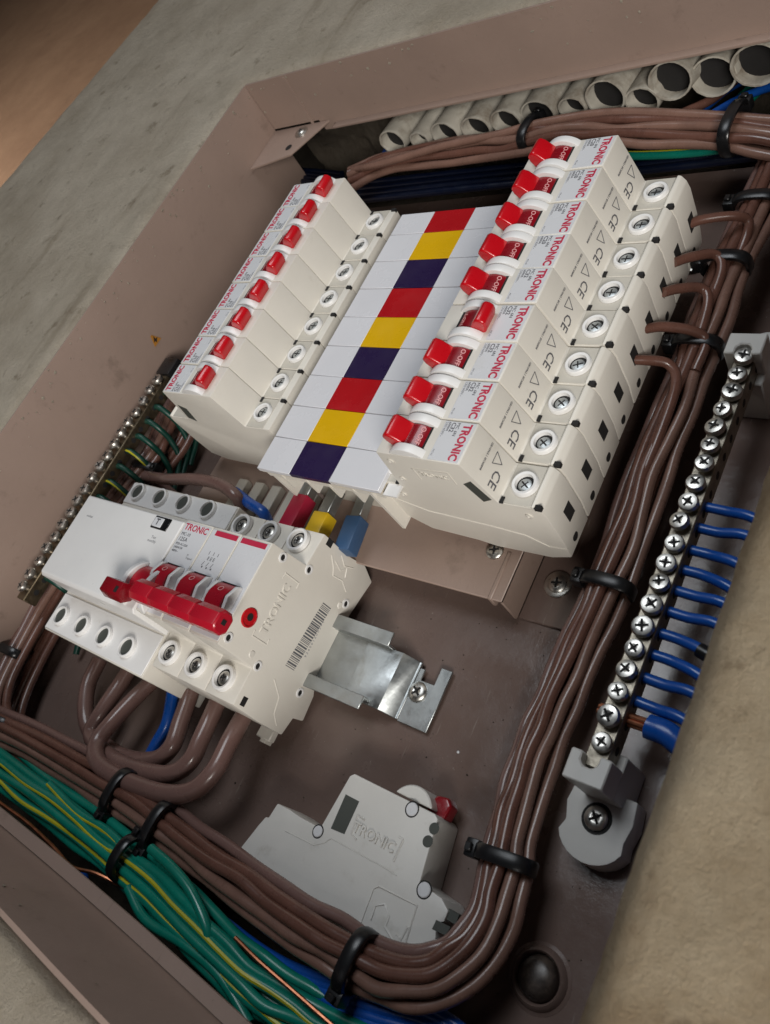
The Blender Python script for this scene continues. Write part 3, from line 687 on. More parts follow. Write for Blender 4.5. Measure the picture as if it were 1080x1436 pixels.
# ------------------------------------------------------------------ loose breaker lying on the back plate
lb = thing('spare_breaker', 'loose single white breaker lying on its side on the bare back plate', 'circuit breaker')
def L2(u, v): return (-33.8 + u, -174.5 + v)      # u along, v towards the nose
c = 1
outl = [(-48, 33.5), (-46.5, 37.5), (-45, 37.6), (-44, 44.2), (-36.5, 44.4), (-30.5, 44.0), (-18.8, 44.2), (-16.4, 66.5), (-14.8, 68), (26, 68), (28, 66.8), (31.2, 45), (41.5, 44.2), (45.6, 41.8),
        (45.6, 38), (43.2, 36.5), (45.2, 32), (43, 27), (47, 20), (46, 15), (36, 14), (10, 14), (-20, 14), (-30, 15), (-40, 18), (-50, 16), (-51.4, 22)]
ZS = -2.0
def lo(p_): return (-36.0 + p_[0] * .98, -174.4 + p_[1])
m = MB(); m.prism([lo(q) for q in outl], 'z', BASE + .2, ZS); m.bevel(.7, 2, 20); lh = m.build('housing', 'spare', lb)
def lpx(px, py): q = at(px, py, ZS); return q
def quad(pl, z, name, mt, h=.08):
    m = MB(); P_ = [at(a, b, ZS) for a, b in pl]; m.prism([(q.x, q.y) for q in P_], 'z', z - .3, z + h); return m.build(name, mt, lh)
quad([(485, 1114), (504, 1124), (483, 1170), (464, 1162)], ZS, 'latch_slot', 'slot')
for px, py, r in ((578, 1135, 2.5), (446, 1166, 2.2), (595, 1248, 2.6)):
    q = lpx(px, py); m = MB(); m.lathe([(r + .5, .04), (r + .4, .12), (r, .13)], (q.x, q.y, ZS), 20); rr = m.build('rivet_recess', 'void', lh)
    m = MB(); m.lathe([(r, .15), (r - .3, .5), (0, .55)], (q.x, q.y, ZS), 20); m.build('rivet', 'label', rr)
for px, py in ((609, 1162), (600, 1180)):
    q = lpx(px, py); m = MB(); m.lathe([(2.1, .05), (0, .06)], (q.x, q.y, ZS), 18); m.build('hole', 'slot', lh)
q0, q1 = lpx(495, 1158), lpx(556, 1192)
text('TRONIC', 5.4, lh, 'spare', ((q0.x + q1.x) / 2, (q0.y + q1.y) / 2, ZS + .15), (0, 0, math.atan2(q1.y - q0.y, q1.x - q0.x)), 'embossed_lettering', ext=.5, bold=.06)
m = MB()
def ridge(pl, r=.45): m.tube([(q.x, q.y, ZS + .05) for q in [at(a, b, ZS) for a, b in pl]], r, 5)
ridge([(512, 1150), (502, 1143), (493, 1170), (500, 1178)]); ridge([(566, 1178), (552, 1208)]); ridge([(560, 1174), (566, 1178)])
ridge([(400, 1165), (440, 1185), (455, 1182), (465, 1176), (545, 1220), (556, 1228)], .28)
ridge([(500, 1310), (524, 1246), (532, 1243), (585, 1270), (562, 1345)])
ridge([(520, 1290), (527, 1270), (540, 1268), (546, 1285), (540, 1300), (552, 1320)]); ridge([(556, 1310), (562, 1318), (572, 1300)])
m.build('moulded_ridge', 'spare', lh)
q = lpx(581, 1112)
m = MB(); pts = [(q.x + 9.5 * math.cos(math.radians(a)), q.y - 6.5 + 9.5 * math.sin(math.radians(a))) for a in range(25, 156, 10)]; m.prism(pts, 'z', BASE + 3, ZS - 1.2); m.bevel(.5, 1, 40); m.build('toggle_guard', 'spare', lb)
q = at(626, 1128, -11)
m = MB(); m.prism([(q.x - 6, q.y - 6), (q.x - 4, q.y + 1.5), (q.x + 1.0, q.y + 2.4), (q.x + 3.6, q.y), (q.x + 2.6, q.y - 6)], 'z', -15.5, -8.5); m.bevel(1.1, 3, 40); m.build('toggle_knob', 'red_dark', lb)
quad([(612, 1290), (632, 1300), (625, 1312), (606, 1303)], ZS, 'wire_entry', 'slot')
q = lpx(632, 1283); m = MB(); m.box(q.x - 2, q.y - 2, ZS - 3, q.x + 2.4, q.y + 1.4, ZS - 1); m.build('terminal_screw', 'slot', lb)

# ------------------------------------------------------------------ terminal bars
def flat_bar(name, label, x, ys_, ya, yb, z, w_=8, bmat='brass'):
    o = thing(name, label, 'terminal bar', (x, 0, 0))
    m = MB(); m.box(-w_ / 2, ya, z - 9, w_ / 2, yb, z); m.bevel(.5, 1); b = m.build('brass_bar', bmat, o)
    for y in ys_:
        m = MB(); m.lathe([(1.9, -1.5), (1.9, 2.2)], (0, 0, 0), 12)
        m.lathe([(3.75, 1.8), (3.85, 3.0), (3.4, 4.1), (2.0, 4.5), (1.1, 4.45), (0, 3.9)], (0, 0, 0), 18)
        h = random.uniform(-.7, .9); s_ = m.build('terminal_screw', 'screw', o, (random.uniform(-.4, .4), y, z + h))
        m = MB(); m.box(-2.2, -.42, 4.0, 2.2, .42, 4.56); m.box(-.42, -2.2, 4.0, .42, 2.2, 4.58); m.build('cross_slot', 'void', s_)
        s_.rotation_euler = (random.uniform(-.16, .16), random.uniform(-.16, .16), random.uniform(0, 3)); q_ = random.uniform(.88, 1.03); s_.scale = (q_, q_, q_)
        m = MB(); m.lathe([(1.7, 0), (0, .1)], (0, 0, 0), 12, Matrix.Translation((w_ / 2 + .02, y, z - 4.5)) @ Matrix.Rotation(math.pi / 2, 4, 'Y')); m.build('wire_hole', 'void', b)
    return o
random.seed(11)
ny = [94.3 - 8.27 * i for i in range(19)]
nb = flat_bar('neutral_bar', 'long nickel terminal bar with screw row and blue wires, right side', 43, [y for y in ny if y > -58] + [-63.5], -72, 96, 11)
for s_ in (at(804, 1090, 15),):
    pass
def bar_foot(y_in, sgn, label, x=43):
    """insulating block with a saddle and a rounded foot screwed to the plate"""
    o = thing('bar_insulator', label, 'insulator', (x, y_in, 0), 0 if sgn < 0 else math.pi)
    m = MB(); pts = [(-7, 0), (-7, -10), (7, -10), (7, 0), (3, 0), (3, -3), (1.5, -4.6), (-1.5, -4.6), (-3, -3), (-3, 0)]
    m.prism(pts, 'z', 3, 16); m.box(-6.9, -9.9, BASE + .3, 6.9, 5, 3.2); m.bevel(.5, 1); bk = m.build('block', 'foot', o)
    pts = [(-11, -6), (-12, -14), (-10, -20)] + [(0 + 12.2 * math.cos(math.radians(a)), -20 + 11 * math.sin(math.radians(a))) for a in range(200, 341, 14)] + [(11, -20), (12, -14), (11, -6)]
    m = MB(); m.prism(pts, 'z', BASE + .2, -8); m.bevel(.8, 2, 35); fo = m.build('foot', 'foot', o)
    m = MB(); m.lathe([(5.3, 0), (0, .05)], (0, -16, -7.97), 24); m.build('screw_recess', 'void', fo)
    cross_screw(fo, (0, -16, -7.9), 4.1, rot=.7)
    return o
bar_foot(-68.5, -1, 'grey plastic insulator foot screwed down at the lower end of the neutral bar')
bar_foot(94, 1, 'grey plastic insulator block at the upper end of the neutral bar')
# bare copper and yellow residue at lowest screws
p = at(888, 1015, 8)
eb = flat_bar('earth_bar', 'tarnished brass earth terminal bar with screw row along the left wall', -292, [50 - 8.1 * i for i in range(19)], -103, 56, 24, 8, 'brass_old')
o = thing('bar_insulator', 'dark insulator cap at the upper end of the earth bar', 'insulator', (-292, 60, 0))
m = MB(); m.box(-7, -5, BASE, 7, 8, 26); m.bevel(1.5, 2); m.build('block', 'black', o)
m = MB(); m.box(-9, -2, BASE + .1, 9, 16, BASE + 6); m.bevel(1, 1); m.build('foot', 'black', o)

# ------------------------------------------------------------------ wires
def wire(pts, r, mt, label, cat='wire', group=None, name='wire', sub=8, n=10, stripe=None, jit=0):
    P_ = catmull(pts, sub)
    if stripe:
        o = thing(name, label, cat, (0, 0, 0), 0, group)
        m = MB(); m.tube(P_, r, n); m.build('insulation', mt, o)
        Q = []
        t0 = None
        for i, q in enumerate(P_):
            t = (P_[min(i + 1, len(P_) - 1)] - P_[max(0, i - 1)]).normalized(); sd = t.cross(Vector((0, 0, 1))).normalized(); up = sd.cross(t)
            a = stripe + math.sin(i * .09) * .35
            Q.append(q + (up * math.cos(a) + sd * math.sin(a)) * r * .58)
        m = MB(); m.tube(Q, r * .50, 8); m.build('stripe', 'yellow_wire', o)
        return o
    m = MB(); m.tube(P_, r, n); o = m.build(name, mt)
    return tag(o, label, cat, group)
def offpath(C, du, dz, seed, amp=.8):
    out = []
    for i, c_ in enumerate(C):
        t = (C[min(i + 1, len(C) - 1)] - C[max(i - 1, 0)]); t.z = 0; t.normalize(); s_ = Vector((t.y, -t.x, 0))
        n1_ = noise.noise(Vector((i * .55 + seed * 7.3, seed, 0))) * amp * 1.6; n2_ = noise.noise(Vector((i * .5, seed * 3.1, 4))) * amp
        out.append(c_ + s_ * (du + n1_) + Vector((0, 0, dz + n2_)))
    return out
def bundle(px, offs, r, mats, label, group, amp=.8, name='wire', stripes=None, sub=6):
    C_ = [at(*q) if len(q) == 3 and not isinstance(q[0], Vector) else q for q in px]
    C_ = catmull(C_, 2)
    for k, (du, dz) in enumerate(offs):
        st_ = stripes[k] if stripes else None
        lb = label if isinstance(label, str) else label[k]
        wire(offpath(C_, du, dz, k + 1 + len(group), amp), r if not isinstance(r, (list, tuple)) else r[k], mats[k % len(mats)], lb, 'wire', group, name, sub=sub, stripe=st_)

def tie(px, py, z, tdir, rx, rz, label, group, head=-1, r=0, tail=None):
    """black cable tie round a bundle; tdir: direction of the bundle in plan"""
    c_ = at(px, py, z); a = math.atan2(tdir[1], tdir[0])
    o = thing('cable_tie', label, 'cable tie', (c_.x, c_.y, c_.z), a, group)
    m = MB(); n_ = 28; ring = []
    for k in range(n_):
        t = 2 * math.pi * k / n_
        cx_, sx_ = math.copysign(abs(math.cos(t)) ** .75, math.cos(t)), math.copysign(abs(math.sin(t)) ** .75, math.sin(t))
        rr = [(-2.6, -.4), (2.6, -.4), (2.6, 1.0), (1.7, 1.5), (-1.7, 1.5), (-2.6, 1.0)]
        ring.append([m.bm.verts.new((q[0], (rx + q[1]) * cx_, (rz + q[1]) * sx_)) for q in rr])
    for k in range(n_):
        A_, B_ = ring[k], ring[(k + 1) % n_]
        for i in range(6): m.bm.faces.new((A_[i], A_[(i + 1) % 6], B_[(i + 1) % 6], B_[i]))
    m.build('strap', 'black', o)
    hz = rz * .55
    hz = rz * .25; m = MB(); m.box(-3.2, head * (rx + 1.6) - 2.4, hz - 3.0, 3.2, head * (rx + 1.6) + 2.4, hz + 3.2); m.bevel(.9, 2); m.build('tie_head', 'black', o)
    m = MB(); m.box(-1.6, head * (rx + 2.2) - 1.3, hz + 3.2, 1.6, head * (rx + 2.2) + 1.3, hz + 4.6); m.bevel(.4, 1); m.build('cut_tail', 'black', o)
    return o

# right-hand vertical run, curving round into the bottom run
GRB = 'brown wires tied together down the right side and along the bottom'
RUN = [(1110, 185, 12), (1076, 262, 10), (1030, 355, 8), (995, 440, 6), (965, 525, 4), (925, 620, 2), (890, 715, 0), (855, 815, -2), (815, 900, -5), (780, 985, -6), (748, 1060, -6), (722, 1140, -5), (706, 1215, -3),
       (688, 1290, 0), (640, 1352, 3.5), (575, 1372, 5), (500, 1345, 5.5), (420, 1298, 5.5), (340, 1240, 5), (262, 1182, 3), (190, 1127, 5), (110, 1078, 6), (40, 1038, 7), (-40, 1000, 8), (-110, 960, 8)]
offs = [(-7.4, -2.5), (-3.8, 1.3), (.4, 3.2), (4.2, 1.2), (7.8, -2.2), (-2.0, -3.4), (3.0, -4.4)]
bundle(RUN, offs, 2.35, ['brown2', 'brown2', 'brown', 'brown', 'mauve', 'brown', 'brown'], ['brown wire %s the bundle sweeping round the lower right corner' % q for q in ('on the outer edge of', 'second from the outside of', 'lying highest in the middle of', 'second from the inside of', 'on the inner edge of', 'buried under the outer side of', 'buried under the inner side of')], GRB, 1.35)
# branch wires from the right row into the run
GB = 'short brown wires leaving the right row'
names_b = ['lowest', 'second', 'third', 'fourth', 'highest']
br_ = [[(872, 505, 26), (905, 505, 22), (938, 511, 17), (948, 540, 12), (925, 610, 6), (892, 690, 3)],
       [(900, 462, 26), (930, 458, 22), (972, 464, 15), (990, 480, 10), (975, 520, 7)],
       [(930, 410, 26), (950, 405, 22), (983, 404, 15), (993, 425, 12), (975, 490, 8)],
       [(945, 368, 26), (970, 360, 22), (1003, 357, 15), (1012, 380, 12), (990, 440, 8)],
       [(958, 318, 26), (985, 308, 24), (1030, 303, 20), (1050, 312, 15), (1040, 350, 10), (1015, 400, 8)]]
for k, b in enumerate(br_):
    wire([at(*q) for q in b], 2.1, 'brown', 'brown wire leaving the right row of breakers, %s of five' % names_b[k], group=GB)
d_up = (at(965, 525, 4) - at(890, 715, 0)); du_ = (d_up.x, d_up.y)
TG = 'black cable ties'
tie(1062, 288, 9, du_, 9.6, 6.0, 'black cable tie high on the right bundle, at the photo edge', TG, 1)
tie(1018, 372, 8, du_, 9.6, 6.0, 'black cable tie where the fourth branch wire meets the right bundle', TG, 1)
tie(978, 488, 5, du_, 9.6, 6.0, 'black cable tie on the right bundle level with the upper insulator', TG, 1)
tie(852, 822, -2, du_, 9.6, 6.0, 'black cable tie on the right bundle beside the lowest breaker', TG, 1)
t_ = at(706, 1215, -6) - at(748, 1060, -6)
tie(709, 1206, -3, (-t_.x, -t_.y), 9.8, 6, 'black cable tie on the brown bundle right of the spare breaker', TG, 1)
t_ = at(190, 1127, 5) - at(340, 1240, 1)
tie(500, 1350, 5.5, (t_.x, t_.y), 10, 6.4, 'black cable tie on the bottom bundle under the spare breaker', TG, 1)
tie(168, 1112, 5, (t_.x, t_.y), 9.8, 6.0, 'narrow black cable tie round brown wires below the thick loops', TG, 1)
tie(225, 1160, 4, (t_.x, t_.y), 10.2, 6.4, 'black cable tie joining brown bundle and green wires', TG, 1)
tie(185, 1205, 6, (t_.x, t_.y), 9, 9, 'black cable tie round the green and yellow earth wires', TG, -1)

# green earth wires along the bottom
GG = 'green earth wires along the bottom'
GRUN = [(-90, 1000, 4), (-30, 1055, 4), (40, 1110, 5), (110, 1165, 6), (180, 1222, 6), (245, 1285, 5), (310, 1350, 3), (380, 1408, 0), (450, 1450, -3), (540, 1490, -6)]
goffs = [(-10.5, -2), (-7, 2), (-4, 3.4), (-.4, 3.6), (3.0, 1.6), (6.0, -2), (-8.6, -6), (-4, -3), (0, -3.6), (3.4, -5)]
gm = [None, None, .2, None, -.3, None, None, None, None, None]
for k, off in enumerate(goffs):
    C_ = catmull([at(*q) for q in GRUN], 2)
    P_ = offpath(C_, off[0], off[1], k + 20, 1.6 if k != 5 else 2.6)
    wire(P_, 2.15, 'green', 'striped green and yellow earth wire in the bottom bundle, %s of the pair' % ('inner' if k == 2 else 'outer') if gm[k] is not None else 'plain green earth wire, %s from the brown bundle in the bottom run' % ['nearest', 'second', '', 'fourth', '', 'farthest', 'deep and nearest', 'deep and second', 'deep and third', 'deep and farthest'][k], group=GG + (' with stripe' if gm[k] is not None else ''), stripe=gm[k], sub=5)
wire([at(*q) for q in [(212, 1190, 10), (240, 1215, 11), (268, 1250, 10), (290, 1300, 8), (300, 1345, 4), (330, 1400, 2)]], 2.1, 'green', 'green wire bowing away from the bundle right of the tie')
wire([at(*q) for q in [(70, 1100, 8), (110, 1140, 9), (150, 1165, 9), (180, 1195, 8)]], 2.0, 'green', 'green and yellow striped wire nearest the brown bundle', stripe=.2)
wire([at(*q) for q in [(180, 1245, 9), (205, 1290, 8), (260, 1325, 6), (310, 1370, 4), (350, 1436, 2)]], 2.1, 'green', 'green wire sagging lowest toward the bottom box wall')
# bare copper wire
wire([at(*q) for q in [(-20, 1112, 12), (10, 1133, 12), (40, 1155, 12), (75, 1188, 12), (100, 1215, 12), (135, 1225, 10), (175, 1245, 5)]], .85, 'copper', 'thin bare copper wire crossing in front of the green wires', n=8)
wire([at(*q) for q in [(330, 1315, 7), (360, 1345, 7), (400, 1380, 6), (440, 1415, 5), (480, 1450, 4)]], .8, 'copper', 'thin bare copper wire between green and blue wires', n=8)
# blue wires at the bottom
GBL = 'blue wires along the bottom'
for k, (a_, b_) in enumerate(((0, 0), (0, 14), (5, -12), (8, 24), (-4, -22))):
    wire([at(*q) for q in [(300, 1290 + b_ * .4, -6), (370, 1345 + b_ * .5, -6), (430, 1380 + b_ * .7, -5), (520, 1412 + b_, -4), (610, 1440 + b_, -6), (690, 1500 + b_, -8)]], 2.1, 'blue', 'blue wire under the brown bundle at the bottom edge, %s' % ['middle one', 'second lowest', 'second highest', 'lowest one', 'highest one'][k], group=GBL)
wire([at(*q) for q in [(115, 1220, 4), (122, 1255, 0), (128, 1290, -6)]], 2.2, 'blue', 'short blue wire dropping behind the copper wire')

# left-hand run
GLB = 'brown wires tied together down the left side'
LRUN = [(262, 520, 0), (238, 580, 2), (212, 640, 4), (160, 705, 4), (110, 775, 3), (60, 850, 3), (20, 925, 4), (-4, 985, 5), (8, 1030, 3), (60, 1066, -3), (130, 1110, -12)]
bundle(LRUN, [(-7, 0), (-2.5, 2), (2, 3), (6.5, 1), (0, -3)], 2.4, ['brown', 'brown2', 'mauve', 'brown', 'brown'], ['brown wire %s the left bundle behind the residual current unit' % q for q in ('on the breaker side of', 'second from the breaker side in', 'second from the wall side in', 'on the wall side of', 'buried beneath')], GLB, 1.0)
LR2 = [(300, 500, -4), (275, 570, -4), (250, 630, -6), (150, 760, -8), (95, 850, -8), (50, 930, -8), (20, 1010, -8), (50, 1075, -10), (120, 1125, -15)]
bundle(LR2, [(-5, 0), (0, 1.5), (5, 0)], 2.4, ['brown'], ['brown wire %s the deeper bundle between left row and back plate' % q for q in ('on the breaker side of', 'in the middle of', 'on the wall side of')], 'brown wires deep on the left side', 1.0)
t_ = at(160, 705, 4) - at(238, 580, 2)
tie(205, 658, 3, (t_.x, t_.y), 10, 6, 'black cable tie on the left bundle above the residual current unit', TG, 1)
tie(18, 915, 4, (t_.x, t_.y), 10, 6.5, 'upper black cable tie on the left bundle at the photo edge', TG, -1)
tie(4, 1012, 6, (t_.x, t_.y), 10, 6.5, 'black cable tie at the left photo edge where the bundle turns', TG, -1)
# green earth wires into the earth bar
for i in range(13):
    y = 46 - 11 * i; zz = 19
    st_ = .3 if i in (4, 6) else None
    wire([(-288, y, zz), (-284.5, y, zz - .5), (-280, y - 1, zz - 6), (-278, y - 3, zz - 16), (-276, y - 10, zz - 27), (-274, y - 30, zz - 34)], 1.8, 'green_shaded',
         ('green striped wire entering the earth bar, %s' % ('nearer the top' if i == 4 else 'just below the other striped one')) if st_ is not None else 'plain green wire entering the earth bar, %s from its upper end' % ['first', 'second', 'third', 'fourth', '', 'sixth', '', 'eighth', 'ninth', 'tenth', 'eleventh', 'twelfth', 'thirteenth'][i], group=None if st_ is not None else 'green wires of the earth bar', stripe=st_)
# blue wires behind the left row
for k in range(4):
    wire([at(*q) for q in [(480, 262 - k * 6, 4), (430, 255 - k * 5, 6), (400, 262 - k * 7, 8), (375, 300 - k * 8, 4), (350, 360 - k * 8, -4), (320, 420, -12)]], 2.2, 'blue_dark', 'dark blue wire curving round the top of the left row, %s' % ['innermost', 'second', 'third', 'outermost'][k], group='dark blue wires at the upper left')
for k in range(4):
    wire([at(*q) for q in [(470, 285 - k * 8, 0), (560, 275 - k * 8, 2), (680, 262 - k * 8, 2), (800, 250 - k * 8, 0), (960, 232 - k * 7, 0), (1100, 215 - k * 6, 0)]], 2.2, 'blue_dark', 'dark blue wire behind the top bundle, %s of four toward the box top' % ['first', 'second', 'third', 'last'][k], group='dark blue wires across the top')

# top run
GT = 'brown wires bundled across the top'
TRUN = [(492, 250, 16), (530, 230, 17), (600, 214, 18), (680, 203, 19), (745, 193, 20), (830, 180, 20), (920, 178, 20), (1030, 182, 20), (1110, 195, 18)]
bundle(TRUN, [(-9.5, -3), (-5.5, 1), (-1.5, 3), (2.5, 3.2), (6.5, 2), (10, -1), (0, -3), (5, -4)], 2.3, ['brown', 'brown2', 'brown', 'brown2'], ['brown wire %s the top bundle under the conduits' % q for q in ('on the conduit side of', 'second from the conduits in', 'third from the conduits in', 'fourth from the conduits in', 'fifth from the conduits in', 'on the breaker side of', 'buried under the middle of', 'buried under the breaker side of')], GT, 2.0)
wire([at(*q) for q in [(495, 238, 20), (540, 228, 24), (620, 205, 25), (700, 188, 25), (760, 172, 25), (850, 158, 24), (960, 160, 24), (1100, 170, 22)]], 2.3, 'brown2', 'brown wire lying highest on the top bundle')
wire([at(*q) for q in [(955, 160, 18), (1000, 138, 14), (1040, 105, 8), (1075, 80, 0)]], 2.3, 'brown', 'brown wire climbing to the upper right conduit')
wire([at(*q) for q in [(830, 160, 20), (838, 140, 14), (850, 125, 6)]], 2.3, 'brown', 'brown wire leaving the wide open conduit')
t_ = at(920, 178, 20) - at(745, 193, 20)
tie(745, 188, 21, (t_.x, t_.y), 10, 7, 'black cable tie on the top bundle above the right row', TG, 1)
tie(1030, 180, 21, (t_.x, t_.y), 12, 8, 'black cable tie on the top bundle near the right photo edge', TG, 1)
wire([at(*q) for q in [(850, 218, 8), (900, 218, 8), (970, 214, 10), (1030, 206, 12), (1100, 195, 12)]], 2.2, 'green', 'green and yellow wire sagging below the top bundle', stripe=-.6)
for k, q4 in enumerate([[(1000, 160, 16), (1035, 140, 14), (1070, 125, 10), (1110, 115, 4)], [(985, 155, 12), (1020, 125, 8), (1060, 105, 4)]]):
    wire([at(*q) for q in q4], 2.1, ['blue', 'blue'][k], ['blue wire at the upper right corner, outer one', 'blue wire at the upper right corner, inner one'][k])
for k in range(3):
    wire([at(*q) for q in [(1030, 160 - 8 * k, 10), (1062, 130 - 8 * k, 6), (1095, 100 - 8 * k, 0)]], 2.1, 'green', 'green wire rising at the upper right corner, %s of three' % ['lowest', 'middle', 'highest'][k], group='green wires at the upper right')
wire([at(*q) for q in [(840, 165, 14), (848, 148, 8), (858, 130, 2)]], 2.0, 'blue', 'blue wire inside the wide open conduit')
wire([at(*q) for q in [(540, 215, 8), (545, 203, 6), (552, 190, 2)]], 2.0, 'blue', 'blue wire inside the leftmost conduit')

# ------------------------------------------------------------------ conduits poking out under the top wall
cond = [(550, 200, 9.5, -.05, -.05), (588, 198, 7, -.1, 0), (624, 190, 10, -.12, -.02), (667, 182, 9.6, -.05, -.02), (709, 173, 9.8, -.1, -.03), (754, 162, 10.2, -.05, -.02), (802, 153, 8, -.1, -.02), (848, 138, 10.8, -.1, -.12),
        (900, 143, 9, -.1, -.02), (939, 114, 10.6, -.05, -.2), (1000, 108, 10.6, -.05, -.2), (1060, 92, 11, -.05, -.12)]
nm = ['leftmost grey conduit end, crushed, with a blue wire', 'small grey conduit end second from the left', 'grey conduit end third from the left', 'grey conduit end fourth from the left', 'grey conduit end fifth from the left',
      'grey conduit end sixth from the left, below the first tie', 'narrow grey conduit end left of the wide open one', 'wide open conduit end with brown and blue wires inside', 'half hidden conduit end right of the wide open one',
      'round empty conduit mouth, left of a matching pair', 'round empty conduit mouth, right of a matching pair', 'rightmost conduit end with green and blue wires']
for (px, py, r, rzz, rxx), lb_ in zip(cond, nm):
    yq = 246 + random.uniform(-1.5, 1); p = aty(px, py, yq)
    o = thing('conduit', lb_, 'conduit', (p.x, yq, p.z), 0, 'conduit ends under the top wall'); o.rotation_euler = (rxx, 0, rzz)
    m = MB(); n_ = 26; rings = []
    for (rr, yy) in ((r - 1.3, 40), (r - 1.3, .6), (r - 1.0, 0), (r - .1, 0), (r, .5), (r, 40)):
        ring = []
        for k in range(n_):
            a = 2 * math.pi * k / n_; jag = (.45 * noise.noise(Vector((math.cos(a) * 1.4, math.sin(a) * 1.4, px))) + .5 * noise.noise(Vector((k * .9, px, 1)))) if yy < 2 else 0
            sq = .9 + .1 * noise.noise(Vector((px * .37, 0, 0)))
            ring.append(m.bm.verts.new((rr * math.cos(a) * (1.05), yy * 1.0 + jag, rr * math.sin(a) * sq)))
        rings.append(ring)
    for A_, B_ in zip(rings, rings[1:]):
        for k in range(n_): m.bm.faces.new((A_[k], A_[(k + 1) % n_], B_[(k + 1) % n_], B_[k]))
    m.build('pipe', 'conduit', o)
    m = MB(); m.lathe([(r - 1.4, 0), (0, 0)], (0, 0, 0), 20, Matrix.Translation((0, 7, 0)) @ Matrix.Rotation(math.pi / 2, 4, 'X')); m.build('bore_shade_disc', 'void', o)  # black disc inside the pipe stands in for the shade of its bore

# ------------------------------------------------------------------ thick supply cables of the main breaker
GC = 'thick brown supply cables looping below the main breaker'
loops = [([(222, 948, -6), (196, 972, -2), (160, 1010, 2), (136, 1042, 4), (138, 1070, 6), (170, 1092, 6), (225, 1112, 6), (268, 1110, 6), (300, 1082, 6), (322, 1040, 4), (344, 1000, 0)], 'thick brown cable forming the outermost loop below the main breaker', 'mauve'),
         ([(184, 935, -6), (165, 965, -4), (142, 1000, -3), (128, 1030, -4), (150, 1058, -2), (190, 1078, 0), (236, 1086, 0), (266, 1068, 0), (284, 1032, 0), (305, 985, -2)], 'thick brown cable forming the middle loop below the main breaker', 'mauve'),
         ([(140, 925, -8), (124, 960, -8), (120, 1000, -8), (130, 1030, -10), (170, 1060, -8), (214, 1066, -6), (240, 1048, -4), (254, 1010, -4), (268, 970, -4)], 'thick brown cable forming the innermost loop below the main breaker', 'mauve')]
for pl, lb_, mt in loops: wire([at(*q) for q in pl], 4.2, mt, lb_, 'cable', GC, name='supply_cable', n=16)
wire([at(*q) for q in [(243, 962, -4), (240, 985, -6), (234, 1015, -8), (220, 1042, -10), (205, 1070, -12)]], 3.0, 'blue', 'thick blue cable hanging under the main breaker', 'cable', name='supply_cable', n=16)
wire([at(*q) for q in [(205, 668, 6), (235, 672, 12), (270, 672, 14), (305, 678, 16), (330, 695, 14), (340, 715, 6)]], 3.4, 'mauve', 'thick brown cable bending into the top of the main breaker', 'cable', name='supply_cable', n=16)
wire([at(*q) for q in [(330, 690, 6), (350, 706, 10), (368, 718, 10), (376, 732, 4)]], 3.0, 'blue', 'thick blue cable stub at the top of the main breaker', 'cable', name='supply_cable', n=16)
wire([at(*q) for q in [(212, 668, -2), (250, 700, -8), (280, 716, -10)]], 3.4, 'mauve', 'thick brown cable passing under the top terminals of the residual unit', 'cable', name='supply_cable', n=16)

# ------------------------------------------------------------------ blue wires of the neutral bar
GN = 'blue wires of the neutral bar'
ys_px = [(1003, 713), (990, 742), (978, 773), (962, 800), (952, 829), (940, 858), (926, 888), (916, 918), (904, 950), (892, 983)]
num = ['topmost', 'second from the top', 'third from the top', 'fourth from the top', 'fifth from the top', 'sixth from the top', 'with the black sleeve', 'third from the bottom', 'second from the bottom', 'just above the thick one']
for k, (px, py) in enumerate(ys_px):
    p = at(px, py, 6); y = p.y
    dr_ = 1.5 * math.sin(k * 1.7)
    pts = [(46.5, y, 6), (54, y - .5, 6), (64, y - 2 + dr_, 7), (74, y - 7 + dr_, 4), (80, y - 18, -4), (82, y - 40, -10), (82, y - 70, -12)]
    o = wire(pts, 1.95, 'blue', 'blue wire leaving the neutral bar, %s' % num[k], group=GN)
    if k == 6:
        m = MB(); m.tube(catmull([(61, y - 1.6 + dr_ * .8, 6.8), (66, y - 3 + dr_, 6.8), (72, y - 6 + dr_, 5)], 5), 2.6, 12); tag(m.build('heat_shrink_sleeve', 'black'), 'black sleeve on one of the blue neutral wires', 'sleeve')
p = at(905, 1017, 6)
wire([(53.5, p.y, 6), (62, p.y - 1, 6), (74, p.y - 8, 2), (79, p.y - 22, -6), (80, p.y - 60, -10)], 4.2, 'blue', 'thick blue cable stripped to copper at the neutral bar', 'cable', name='supply_cable', n=16)
cs = thing('copper_strands', 'bare copper strands of the thick blue cable in the neutral bar', 'wire end')
for k in range(7):
    a = k * 2 * math.pi / 6; o1, o2 = (1.6 * math.cos(a), 1.6 * math.sin(a)) if k < 6 else (0, 0)
    m = MB(); m.tube([(36.2, p.y + o1, 6 + o2), (46, p.y + o1, 6 + o2), (54.5, p.y + o1, 6 + o2)], .85, 8); m.build('strand', 'copper', cs)
for k, px in enumerate(((893, 1200), (905, 1150))):
    pass
wire([(84, -60, 14), (79, -82, 17), (77, -98, 14), (82, -120, 2)], 3.0, 'blue', 'blue cable running down beside the concrete edge at lower right', 'cable', name='supply_cable', n=14)

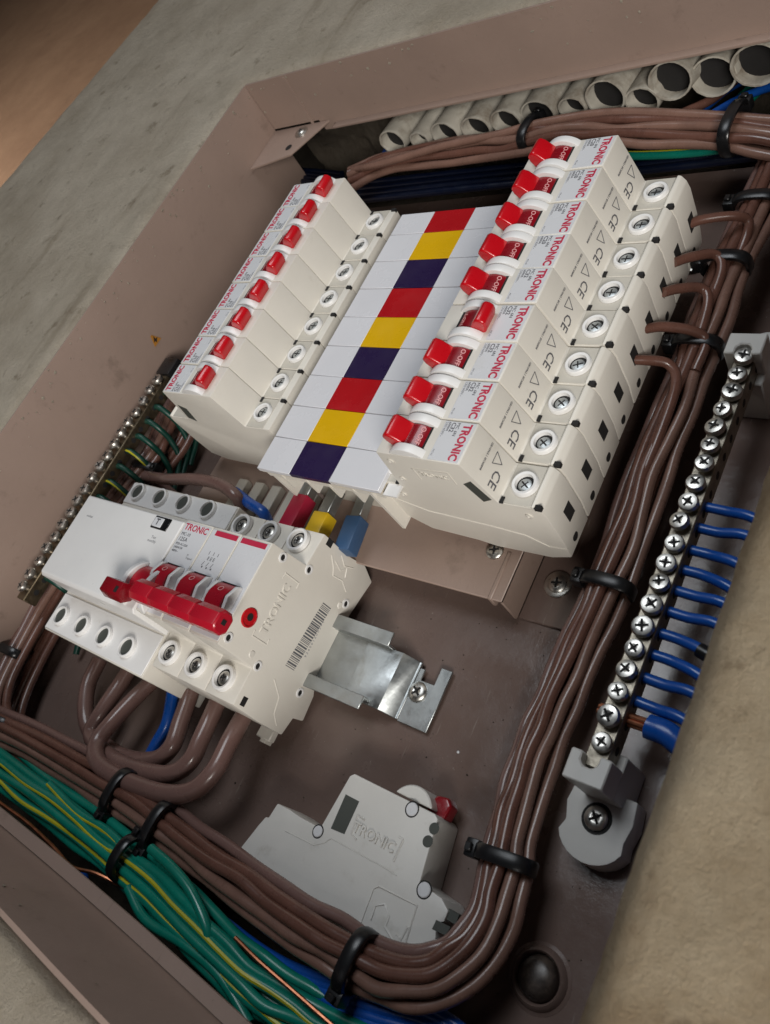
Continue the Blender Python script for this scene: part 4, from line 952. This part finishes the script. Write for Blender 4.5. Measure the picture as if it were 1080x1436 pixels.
# small debris on the plate
for k, (px, py, r) in enumerate(((643, 1055, .7), (655, 1087, .4), (330, 1098, .5), (598, 1062, .35))):
    q = at(px, py, BASE + .1); m = MB(); g = bmesh.ops.create_icosphere(m.bm, subdivisions=1, radius=r); bmesh.ops.translate(m.bm, verts=g['verts'], vec=(q.x, q.y, BASE + r * .4))
    tag(m.build('plaster_crumb', 'label' if k == 0 else 'niche'), ['pale heart-shaped plaster crumb on the bare plate right of the rail foot', 'tiny dark crumb below the pale one on the plate', 'tiny dark crumb right of the thick cable loops', 'tiny crumb on the plate below the rail foot'][k], 'crumb')

random.seed(5); m = MB()
for k in range(260):
    px, py = random.uniform(250, 900), random.uniform(860, 1420)
    q = at(px, py, BASE)
    r_ = random.choice((.12, .15, .2, .28))
    g = bmesh.ops.create_icosphere(m.bm, subdivisions=1, radius=r_); bmesh.ops.scale(m.bm, vec=(random.uniform(.7, 1.8), 1, .5), verts=g['verts']); bmesh.ops.translate(m.bm, verts=g['verts'], vec=(q.x, q.y, BASE + .08))
tag(m.build('plaster_dust', 'niche'), 'fine grains of plaster dust scattered over the bare back plate', kind='stuff')

# cement splashes left on the painted walls near the opening
random.seed(9); m = MB()
for k in range(230):
    side = random.random(); r_ = random.choice((.25, .35, .5, .8)); d = abs(random.gauss(0, 9))
    if side < .5: c_ = (X0 + .1, random.uniform(Y0, Y1), LIP - 1 - d); sc_ = (.3, random.uniform(.8, 1.8), random.uniform(.7, 1.4))
    elif side < .85: c_ = (random.uniform(X0, X1), Y1 - .1, LIP - 1 - d); sc_ = (random.uniform(.8, 1.8), .3, random.uniform(.7, 1.4))
    else: c_ = (random.uniform(X0, X1), Y0 + .2, LIP - 1 - d * .8); sc_ = (random.uniform(.8, 1.8), .5, random.uniform(.7, 1.4))
    g = bmesh.ops.create_icosphere(m.bm, subdivisions=1, radius=r_); bmesh.ops.scale(m.bm, vec=sc_, verts=g['verts']); bmesh.ops.translate(m.bm, verts=g['verts'], vec=c_)
tag(m.build('cement_splashes', 'concrete'), 'small splashes of cement stuck to the painted box walls near the opening', kind='stuff')
